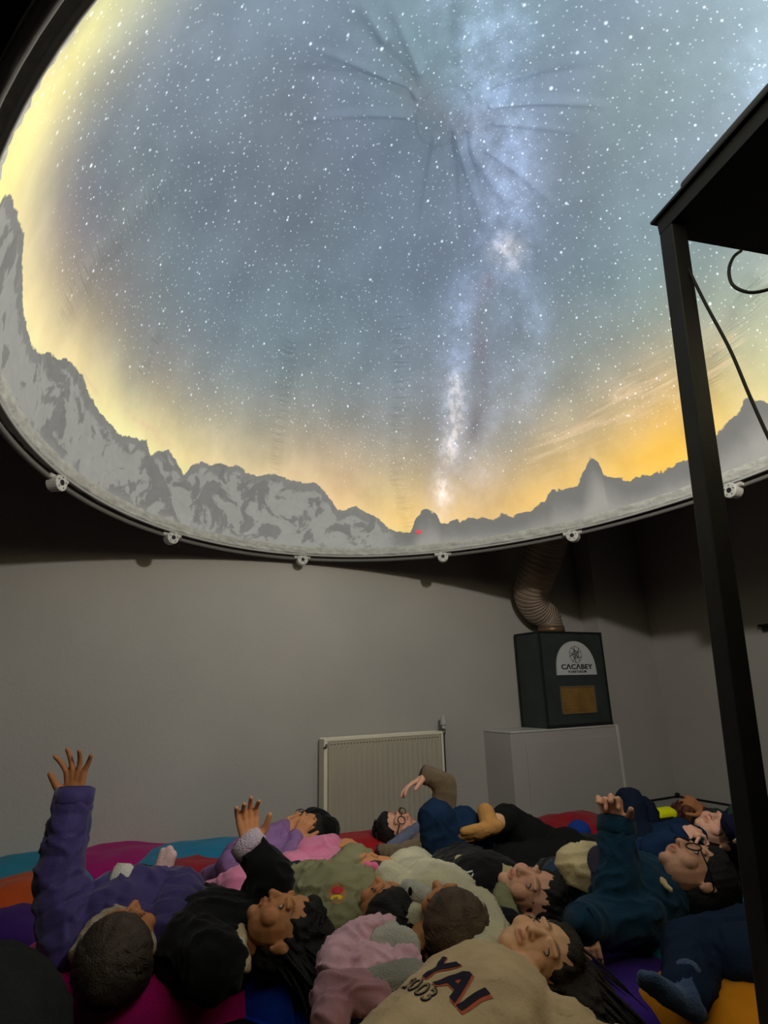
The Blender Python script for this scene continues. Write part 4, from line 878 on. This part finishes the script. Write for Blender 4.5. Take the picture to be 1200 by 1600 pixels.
# ---- D : child in pink
hD = P(570, 1372, 2.22)
person(hD, 'child in a bright pink padded jacket with a pink hair bow', .185, hD, (.5, -.75, .1), (.2, -.1, 1),
  neck=P(545, 1362, 2.32), chest=P(515, 1362, 2.38), pelvis=P(460, 1378, 2.28), tr=.125,
  arms=[arm(P(500, 1335, 2.46), P(482, 1332, 2.36), P(515, 1322, 2.48), (1, .2, .1), (0, .2, -1), curl=.5, r=.055), arm(P(520, 1375, 2.25), P(470, 1385, 2.15), P(430, 1388, 2.15), (-1, 0, -.1), (0, .3, -1), curl=.6, r=.055, side=-1)],
  legs=[leg(P(430, 1392, 2.25), P(378, 1384, 2.22), P(325, 1398, 2.3))],
  skin=SK1, hair=HD, top=PINKM, topname='padded_jacket', bottom=PINKM, style='short', vox=1.25, quilt=.07, fold=.008, seed=9)
bm = bmesh.new()
for a in range(7):
    an = a*2*math.pi/7; ell(bm, P(577, 1360, 2.14)+V((math.cos(an)*.026, 0, math.sin(an)*.016)), Matrix.Identity(3), (.015, .014, .013), 8)
tag(obj('hair_tie', remesh(bm, .004, 2), cloth('pink_scrunchie', (206, 96, 130), .3), None, True), 'ruffled pink hair tie between the olive sleeve and the cream fleece', 'hair tie')
# ---- E : child in olive shirt with patch
hE = P(603, 1432, 1.86)
E_ = person(hE, 'child in an olive shirt with an embroidered patch, bare forearm stretched right', .195, hE, (.55, -.80, .30), (-.15, .35, .9),
  neck=P(570, 1415, 1.96), chest=P(530, 1412, 2.02), pelvis=P(455, 1400, 2.18), tr=.15, flat=.8,
  arms=[arm(P(530, 1370, 2.16), P(552, 1345, 2.24), P(610, 1348, 2.26), (1, -.1, -.18), (.1, -.2, -1), curl=.45, r=.052, cover=.18, side=-1), arm(P(540, 1445, 1.86), P(500, 1450, 1.84), P(470, 1430, 1.9), r=.055)],
  legs=[leg(P(440, 1400, 2.2), P(420, 1392, 2.4), P(400, 1385, 2.6))],
  skin=SK1, hair=HB, top=OLIVE, topname='shirt', bottom=DGRN, style='short', hsize=1.06, fold=.011, ff=11, seed=11,
  hood=cloth('dark_red_trim', (52, 16, 22)), hoodpts=[(P(577, 1402, 1.93), P(560, 1430, 1.86), .006, .006), (P(560, 1430, 1.86), P(553, 1452, 1.83), .006, .006)])
# ---- F : child in cream fleece, crown towards the camera
hF = P(706, 1440, 1.72)
person(hF, 'child in a cream fleece jacket, brown hair, crown of the head towards the camera', .195, hF, (.10, -.90, .34), (-.35, .35, .85),
  neck=P(695, 1410, 1.86), chest=P(688, 1408, 1.98), pelvis=P(640, 1378, 2.28), tr=.128, flat=.8, hipr=.11,
  arms=[arm(P(640, 1410, 1.94), P(610, 1376, 2.02), P(650, 1440, 1.80), (.15, -1, -.2), (.5, 0, -1), curl=1.1, r=.056, hs=.9), arm(P(748, 1425, 1.84), P(768, 1455, 1.70), P(752, 1492, 1.6), (-.3, -.9, -.3), (0, 0, -1), curl=.9, r=.048, side=-1)],
  legs=[leg(P(650, 1375, 2.3), P(648, 1352, 2.36), P(700, 1375, 2.55)), leg(P(670, 1380, 2.35), P(690, 1375, 2.5), P(700, 1375, 2.7))],
  skin=SK1, hair=HM, top=CREAM, topname='fleece_jacket', bottom=CREAM, style='short', hsize=1.12, hn=520, fold=.006, seed=13, eyes=True,
  hood=CREAM, hoodpts=[(P(660, 1410, 1.86), P(700, 1395, 1.84), .022, .03), (P(700, 1395, 1.84), P(745, 1412, 1.78), .03, .026), (P(745, 1412, 1.78), P(768, 1448, 1.70), .026, .02)])
bm = bmesh.new(); tcap(bm, P(640, 1392, 1.84), P(662, 1400, 1.82), .030, .026)
tog = obj('soft_toy', crumple(remesh(bm, .004, 2), .002, 40), FLEECE, None, True); tag(tog, 'small white fleecy toy with a dark eye on the cream jacket', 'toy')
bm = bmesh.new(); ell(bm, P(641, 1393, 1.808), Matrix.Identity(3), (.006, .006, .011)); obj('toy_eye', bm, BLK, tog, True)
# ---- K : child with dark blue raised knees, black shirt with lettering, olive cream jacket
hK = P(832, 1402, 1.98)
K_ = person(hK, 'child in a pale olive jacket over a black shirt with white letters, face up', .205, hK, (.88, -.32, .0), (-.25, -.40, .85),
  neck=P(790, 1402, 2.02), chest=P(758, 1398, 2.10), pelvis=P(712, 1362, 2.42), tr=.145, flat=.8,
  arms=[arm(P(780, 1368, 2.22), P(760, 1352, 2.3), P(790, 1385, 2.08), (.7, -.4, .2), (0, .5, -.8), curl=.8, r=.050, cover=.0), arm(P(785, 1440, 1.92), P(800, 1452, 1.84), P(830, 1455, 1.86), r=.045, cover=.3)],
  legs=[leg(P(700, 1352, 2.45), P(680, 1278, 2.42), P(752, 1345, 2.62)), leg(P(730, 1345, 2.5), P(722, 1288, 2.5), P(790, 1340, 2.7))],
  skin=SK4, hair=HB, top=BLK, topname='shirt', bottom=DEN, style='long', flow=(.9, -.3, -.2), hlen=.16, hn=260, fold=.008, seed=15,
  hood=OLIVE, hoodpts=[(P(790, 1372, 2.05), P(785, 1410, 1.92), .026, .032), (P(785, 1410, 1.92), P(808, 1448, 1.84), .032, .022)])
bm = bmesh.new(); tcap(bm, P(722, 1350, 2.12), P(768, 1355, 2.1), .030, .040, V((0, -1, .5)), .7); tcap(bm, P(768, 1355, 2.1), P(752, 1374, 2.08), .034, .030); tcap(bm, P(772, 1360, 2.08), P(800, 1378, 2.0), .032, .034)
obj('jacket', crumple(remesh(bm, .0065, 2), .006, 16, 4), cloth('pale_olive_cloth', (160, 150, 112)), K_, True)
# ---- J : child with black trousers, bent knee, tan sock
person(P(900, 1340, 2.6), 'child in black trousers, tan foot against the dark blue knee', .2, P(1010, 1340, 2.75), (.9, .3, 0), (0, 0, 1),
  neck=P(975, 1342, 2.70), chest=P(945, 1342, 2.64), pelvis=P(885, 1338, 2.56), tr=.13,
  arms=[arm(P(950, 1335, 2.8), P(900, 1330, 2.8), P(870, 1325, 2.8), r=.05), arm(P(950, 1360, 2.5), P(900, 1362, 2.45), P(860, 1362, 2.4), r=.055)],
  legs=[leg(P(875, 1335, 2.62), P(792, 1283, 2.60), P(764, 1286, 2.44), (-1, .0, -.12), (0, -.8, -.6), TANS, cover=.35), leg(P(880, 1350, 2.5), P(790, 1348, 2.45), P(830, 1370, 2.4))],
  skin=SK3, hair=HB, top=BLK, topname='sweatshirt', bottom=cloth('black_trousers', (16, 18, 17)), style='short', vox=1.35, seed=17)
# ---- G : boy with glasses near the radiator, arm raised
hG = P(620, 1296, 3.05)
person(hG, 'boy with glasses lying by the radiator, brown sleeve bent over his head', .195, hG, (-.80, -.05, .25), (.35, -.5, .8),
  neck=P(650, 1305, 3.02), chest=P(680, 1312, 2.98), pelvis=P(770, 1318, 2.9), tr=.12,
  arms=[arm(P(690, 1290, 2.95), P(696, 1226, 2.95), P(668, 1212, 2.93), (-.85, -.1, -.35), (-.3, -.2, -1), curl=.35, spread=.5, r=.056, cover=.85, hs=1.15), arm(P(660, 1325, 2.85), P(620, 1335, 2.75), P(600, 1332, 2.7), r=.04)],
  legs=[leg(P(790, 1318, 2.9), P(860, 1325, 2.95), P(920, 1320, 3.0))],
  skin=SK4, hair=HB, top=BROWN, topname='sweater', bottom=NAVY, style='short', vox=1.25, glasses=BLKF, seed=19,
  hood=GREYB, hoodpts=[(P(598, 1332, 2.85), P(640, 1303, 2.9), .022, .03), (P(640, 1303, 2.9), P(655, 1290, 2.95), .03, .02)])
# ---- M : boy with black glasses, fist raised
hM = P(1086, 1368, 1.92)
M_ = person(hM, 'boy in black glasses and a dark blue hoodie seen in profile, fist raised', .208, hM, (.93, .05, .10), (-.22, -.10, .95),
  neck=P(1022, 1392, 1.94), chest=P(985, 1400, 1.98), pelvis=P(905, 1385, 2.18), tr=.155, flat=.78,
  arms=[arm(P(990, 1425, 1.88), P(962, 1385, 1.86), P(963, 1298, 1.90), (-.12, -.05, 1), (-.5, -1, .1), curl=1.75, side=1, r=.066, cover=.88, hs=1.05),
        arm(P(1000, 1430, 1.84), P(930, 1440, 1.80), P(915, 1442, 1.74), (-.15, -.7, -.6), (.2, .2, -1), curl=1.5, r=.058, side=-1, cover=.95, hs=.8)],
  legs=[leg(P(890, 1385, 2.2), P(860, 1375, 2.35), P(850, 1370, 2.5))],
  skin=SK4, hair=HB, top=DTEAL, topname='hoodie', bottom=BLK, style='short', hsize=1.05, hn=170, glasses=BLKF, fold=.008, seed=21,
  hood=cloth('cream_lining', (196, 172, 132)), hoodpts=[(P(1000, 1356, 1.93), P(1035, 1378, 1.86), .010, .012), (P(1035, 1378, 1.86), P(1048, 1392, 1.83), .010, .007), (P(1000, 1345, 2.0), P(1032, 1350, 1.98), .012, .016)])
bm = bmesh.new(); tcap(bm, P(908, 1352, 2.0), P(940, 1360, 1.96), .075, .085, V((0, -.6, .8)), .75); sh_ = obj('shirt', crumple(remesh(bm, .007, 3), .008, 14, 8), cloth('cream_shirt', (208, 184, 142)), M_, True)
bm = bmesh.new(); cc = P(938, 1347, 1.868); dr_ = (C0-cc).normalized(); Mb = basis(dr_, Zv); ell(bm, cc, Mb, (.036, .004, .042), 20); obj('shirt_emblem', bm, cloth('emblem_grey', (70, 66, 84)), sh_, True)
# ---- N : child in the back right
hN = P(1122, 1302, 2.68)
person(hN, 'child in a denim jacket at the back right, pale face beside the black post', .2, hN, (.9, -.1, .05), (-.15, -.5, .85),
  neck=P(1088, 1312, 2.70), chest=P(1060, 1318, 2.72), pelvis=P(1000, 1325, 2.72), tr=.12,
  arms=[arm(P(1065, 1300, 2.85), P(1050, 1305, 2.9), P(1090, 1306, 2.55), (-.4, -.6, .3), (-.4, .3, -1), r=.045), arm(P(1060, 1330, 2.55), P(1020, 1328, 2.5), P(1058, 1306, 2.48), (.9, 0, .2), (.2, .4, -1), curl=1.1, r=.05)],
  legs=[leg(P(985, 1318, 2.75), P(985, 1256, 2.78), P(955, 1322, 2.9)), leg(P(1000, 1318, 2.8), P(1004, 1268, 2.9), P(1030, 1322, 3.0))],
  skin=SK4, hair=HD, top=DEN, topname='denim_jacket', bottom=cloth('navy_trousers', (16, 24, 40)), style='med', flow=(.9, 0, -.3), hlen=.1, vox=1.25, seed=23)
# ---- T : far child with reddish hair and hands at the face
hT = P(1084, 1279, 3.15)
person(hT, 'small reddish haired child in dark green against the right wall behind the others', .19, hT, (-.75, .3, .3), (.3, -.7, .6),
  neck=P(1105, 1290, 3.1), chest=P(1120, 1296, 3.05), pelvis=P(1180, 1310, 3.0), tr=.12,
  arms=[arm(P(1110, 1295, 3.0), P(1120, 1275, 2.95), P(1103, 1272, 3.0), (-.6, .1, .6), (-.5, .5, 0), curl=.8, r=.04)],
  legs=[leg(P(1190, 1310, 3.0), P(1200, 1290, 2.9), P(1230, 1320, 2.9))],
  skin=SK2, hair=mat('hair_auburn', (.09, .02, .015), .6, 20, .3, .4, 200), top=DGRN, topname='sweatshirt', bottom=BLK, style='short', vox=1.5, seed=25)
# hi-vis bag
bm = bmesh.new(); q = P(1035, 1284, 2.95); box(bm, q, (V((.9, .35, 0)).normalized(), V((-.35, .9, .3)).normalized(), V((.1, -.3, .95)).normalized()), (.065, .03, .06), .018)
bag = obj('bag', bm, cloth('hi_vis_yellow', (205, 208, 20)), None, True); tag(bag, 'bright yellow green bag with a dark pocket near the right corner', 'bag')
bm = bmesh.new(); box(bm, q+V((0, -.032, .0)), (V((.9, .35, 0)).normalized(), V((-.35, .9, .3)).normalized(), V((.1, -.3, .95)).normalized()), (.045, .006, .028), .004); obj('pocket', bm, BLK, bag)
# ---- U : child at the right edge behind the post
person(P(1210, 1330, 2.3), 'child with a neon yellow stripe at the right edge, behind the black post', .2, P(1290, 1330, 2.3), (1, 0, .1), (0, -.2, 1),
  neck=P(1255, 1330, 2.32), chest=P(1230, 1310, 2.34), pelvis=P(1180, 1292, 2.5), tr=.13,
  arms=[arm(P(1235, 1340, 2.2), P(1240, 1370, 2.05), P(1212, 1352, 2.04), (-.5, .1, .6), (0, .5, -.5), curl=.9, r=.05)],
  legs=[leg(P(1175, 1300, 2.55), P(1178, 1258, 2.6), P(1150, 1310, 2.8))],
  skin=SK3, hair=HD, top=cloth('dark_navy_top', (22, 22, 48)), topname='jacket', bottom=cloth('dark_green_trousers', (38, 56, 46)), style='short', vox=1.4, seed=27,
  hood=cloth('neon_strip', (190, 215, 40)), hoodpts=[(P(1172, 1277, 2.3), P(1225, 1296, 2.24), .012, .012)])
# ---- O : legs in jeans entering from the right
person(P(1200, 1490, 1.55), 'child in dark jeans at the lower right edge, blue grey sock showing', .21, None, None, None,
  neck=P(1420, 1440, 1.6), chest=P(1390, 1450, 1.6), pelvis=P(1290, 1475, 1.6), tr=.14,
  legs=[leg(P(1260, 1450, 1.74), P(1082, 1487, 1.68), P(1074, 1556, 1.50), (-.75, .0, .6), (-.5, -.6, -.5), SOCKB, cover=.86, fs=.85), leg(P(1275, 1490, 1.62), P(1165, 1500, 1.60), P(1230, 1530, 1.55))],
  skin=SK3, hair=HB, top=NAVY, topname='sweatshirt', bottom=cloth('dark_jeans', (24, 36, 58)), fold=.007, seed=29)
# ---- pink coat lying between E and L
ct = empty('padded_coat', P(570, 1520, 1.5), 'pale pink padded coat with white fleece lining lying open in the foreground', 'coat')
bm = bmesh.new()
for a, b, r0, r1 in ((P(530, 1500, 1.58), P(570, 1462, 1.62), .050, .040), (P(570, 1462, 1.62), P(606, 1444, 1.64), .040, .024), (P(532, 1512, 1.54), P(600, 1512, 1.54), .052, .045), (P(610, 1448, 1.64), P(640, 1470, 1.60), .018, .02), (P(600, 1512, 1.54), P(640, 1504, 1.54), .045, .03)): tcap(bm, a, b, r0, r1)
obj('coat_shell', crumple(remesh(bm, .0055, 2), .009, 16, 31), PPINK, ct, True)
bm = bmesh.new(); tcap(bm, P(600, 1478, 1.60), P(628, 1482, 1.58), .042, .045); tcap(bm, P(610, 1465, 1.62), P(600, 1490, 1.58), .035, .03); obj('fleece_lining', crumple(remesh(bm, .005, 2), .0015, 60, 32), FLEECE, ct, True)
bm = bmesh.new(); tcap(bm, P(570, 1542, 1.47), P(640, 1528, 1.48), .040, .045, Zv, .75); obj('sleeve_lining', crumple(remesh(bm, .005, 2), .002, 60, 33), cloth('grey_fleece', (150, 148, 136), .4, .98, 1, 320), ct, True)
bm = bmesh.new(); tcap(bm, P(520, 1560, 1.45), P(560, 1550, 1.44), .046, .042); tcap(bm, P(520, 1570, 1.43), P(516, 1592, 1.38), .040, .036); tcap(bm, P(560, 1552, 1.43), P(590, 1560, 1.42), .036, .03)
obj('coat_sleeve', crumple(remesh(bm, .0055, 2), .008, 14, 34), cloth('dusky_pink_nylon', (150, 108, 116), .2, .6, .15), ct, True)
# ---- L : girl with lettered sweatshirt
hL = P(838, 1497, 1.58)
L_ = person(hL, 'girl in a beige sweatshirt with large dark lettering in front, long dark hair', .205, hL, (.90, .10, -.02), (-.12, -.62, .80),
  neck=V((.275, 1.51, .31)), chest=V((.175, 1.415, .275)), pelvis=V((-.06, 1.14, .22)), front=(-.14, -.30, .95), tr=.152, flat=.78, hipr=.15,
  arms=[arm(V((.335, 1.375, .26)), V((.25, 1.16, .18)), V((.12, 1.0, .24)), r=.056), arm(V((.135, 1.53, .28)), V((-.04, 1.40, .235)), V((-.17, 1.25, .24)), r=.052)],
  legs=[leg(V((-.04, .98, .22)), V((-.2, .75, .2)), V((-.4, .55, .12))), leg(V((-.16, 1.04, .22)), V((-.35, .8, .2)), V((-.5, .6, .12)))],
  skin=SK3, hair=mat('hair_brown_black', (.028, .021, .016), .55, 30, .3, .5, 260), top=BEIGE, topname='sweatshirt', bottom=NAVY, style='long', flow=(.8, -.55, -.35), hlen=.20, hn=420, fold=.0045, seed=35,
  hood=BEIGE, hoodpts=[(V((.20, 1.56, .34)), V((.235, 1.46, .345)), .014, .018), (V((.235, 1.46, .345)), V((.31, 1.365, .305)), .018, .024), (V((.31, 1.365, .305)), V((.39, 1.345, .265)), .024, .028), (V((.39, 1.345, .265)), V((.445, 1.40, .25)), .028, .016)])
sw = [c for c in L_.children if c.name.startswith('sweatshirt')][0]
nrmT = V((-.12, -.30, .95)).normalized(); org = V((.170, 1.385, .385))
def PL(px, py): d = ray(px, py); return C0 + d*((org-C0).dot(nrmT)/d.dot(nrmT))
org = PL(710, 1541); ux = (PL(738, 1567)-org).normalized(); uy = nrmT.cross(ux)
capH = (PL(738, 1523)-PL(681, 1560)).length; wdT = (PL(756, 1583)-PL(662, 1508)).length
RED = mat('orange_print', lin((190, 92, 62)), .8); INK = mat('navy_print', lin((28, 24, 44)), .8); PRT = mat('tan_print', lin((150, 130, 100)), .8)
def shirt_text(body, h, w, off, o, m, nm, lift):
    t = text_mesh(body, .12, off, 0, 1.08); xs = [v.co.x for v in t.vertices]; ys = [v.co.y for v in t.vertices]
    cx_, cy2 = (max(xs)+min(xs))/2, (max(ys)+min(ys))/2
    t.transform(Matrix.Diagonal((w/(max(xs)-min(xs)), h/(max(ys)-min(ys)), 1, 1)) @ Matrix.Translation((-cx_, -cy2, 0)))
    obj(nm, drape(place(t, o, ux, uy), sw.data, -nrmT, lift), m, sw)
org2 = PL(706, 1540)
shirt_text('YAI', capH*.86, wdT*.92, .0045, org2+ux*.0035-uy*.002, RED, 'print_outline', .0015)
shirt_text('YAI', capH*.82, wdT*.88, .0035, org2, INK, 'print_letters', .0028)
o2 = PL(656, 1556); wy = (PL(686, 1573)-PL(632, 1537)).length
shirt_text('2003', capH*.42, wy, .0034, o2, INK, 'print_year_outline', .0015); shirt_text('2003', capH*.36, wy*.96, -.0004, o2, PRT, 'print_year', .0028)
# lettering on the black shirt, and the patch
sk = [c for c in K_.children if c.name.startswith('shirt')][0]
nk = (C0-P(742, 1392, 2.0)).normalized(); a_ = P(735, 1372, 2.0)-P(742, 1400, 2.0); uk = (a_-nk*a_.dot(nk)).normalized()
t = text_mesh('YOXI', .034, .0006, 0, 1.1); obj('print_letters', drape(place(t, P(739, 1385, 2.0), uk, nk.cross(uk)), sk.data, -nk, .002), mat('white_print', (.6, .6, .58), .7), sk)
se = [c for c in E_.children if c.name.startswith('shirt')][0]
ne = (C0-P(527, 1396, 1.9)).normalized(); re_ = V((1, 0, 0)); re_ = (re_-ne*re_.dot(ne)).normalized(); ue = ne.cross(re_)
def patch(dx, dy, w, h, m, lift):
    bm = bmesh.new(); vs = [bm.verts.new(P(527, 1396, 1.9)+re_*(dx+w*math.cos(a))+ue*(dy+h*math.sin(a))) for a in [2*math.pi*i/20 for i in range(20)]]; bm.faces.new(vs)
    me_ = bpy.data.meshes.new('p'); bm.to_mesh(me_); bm.free(); obj('embroidered_patch', drape(me_, se.data, -ne, lift), m, se)
patch(0, 0, .026, .026, cloth('patch_sand', (150, 110, 74)), .0015); patch(0, .008, .018, .009, cloth('patch_red', (170, 52, 60)), .003); patch(-.002, -.010, .018, .007, cloth('patch_yellow', (200, 170, 40)), .003)
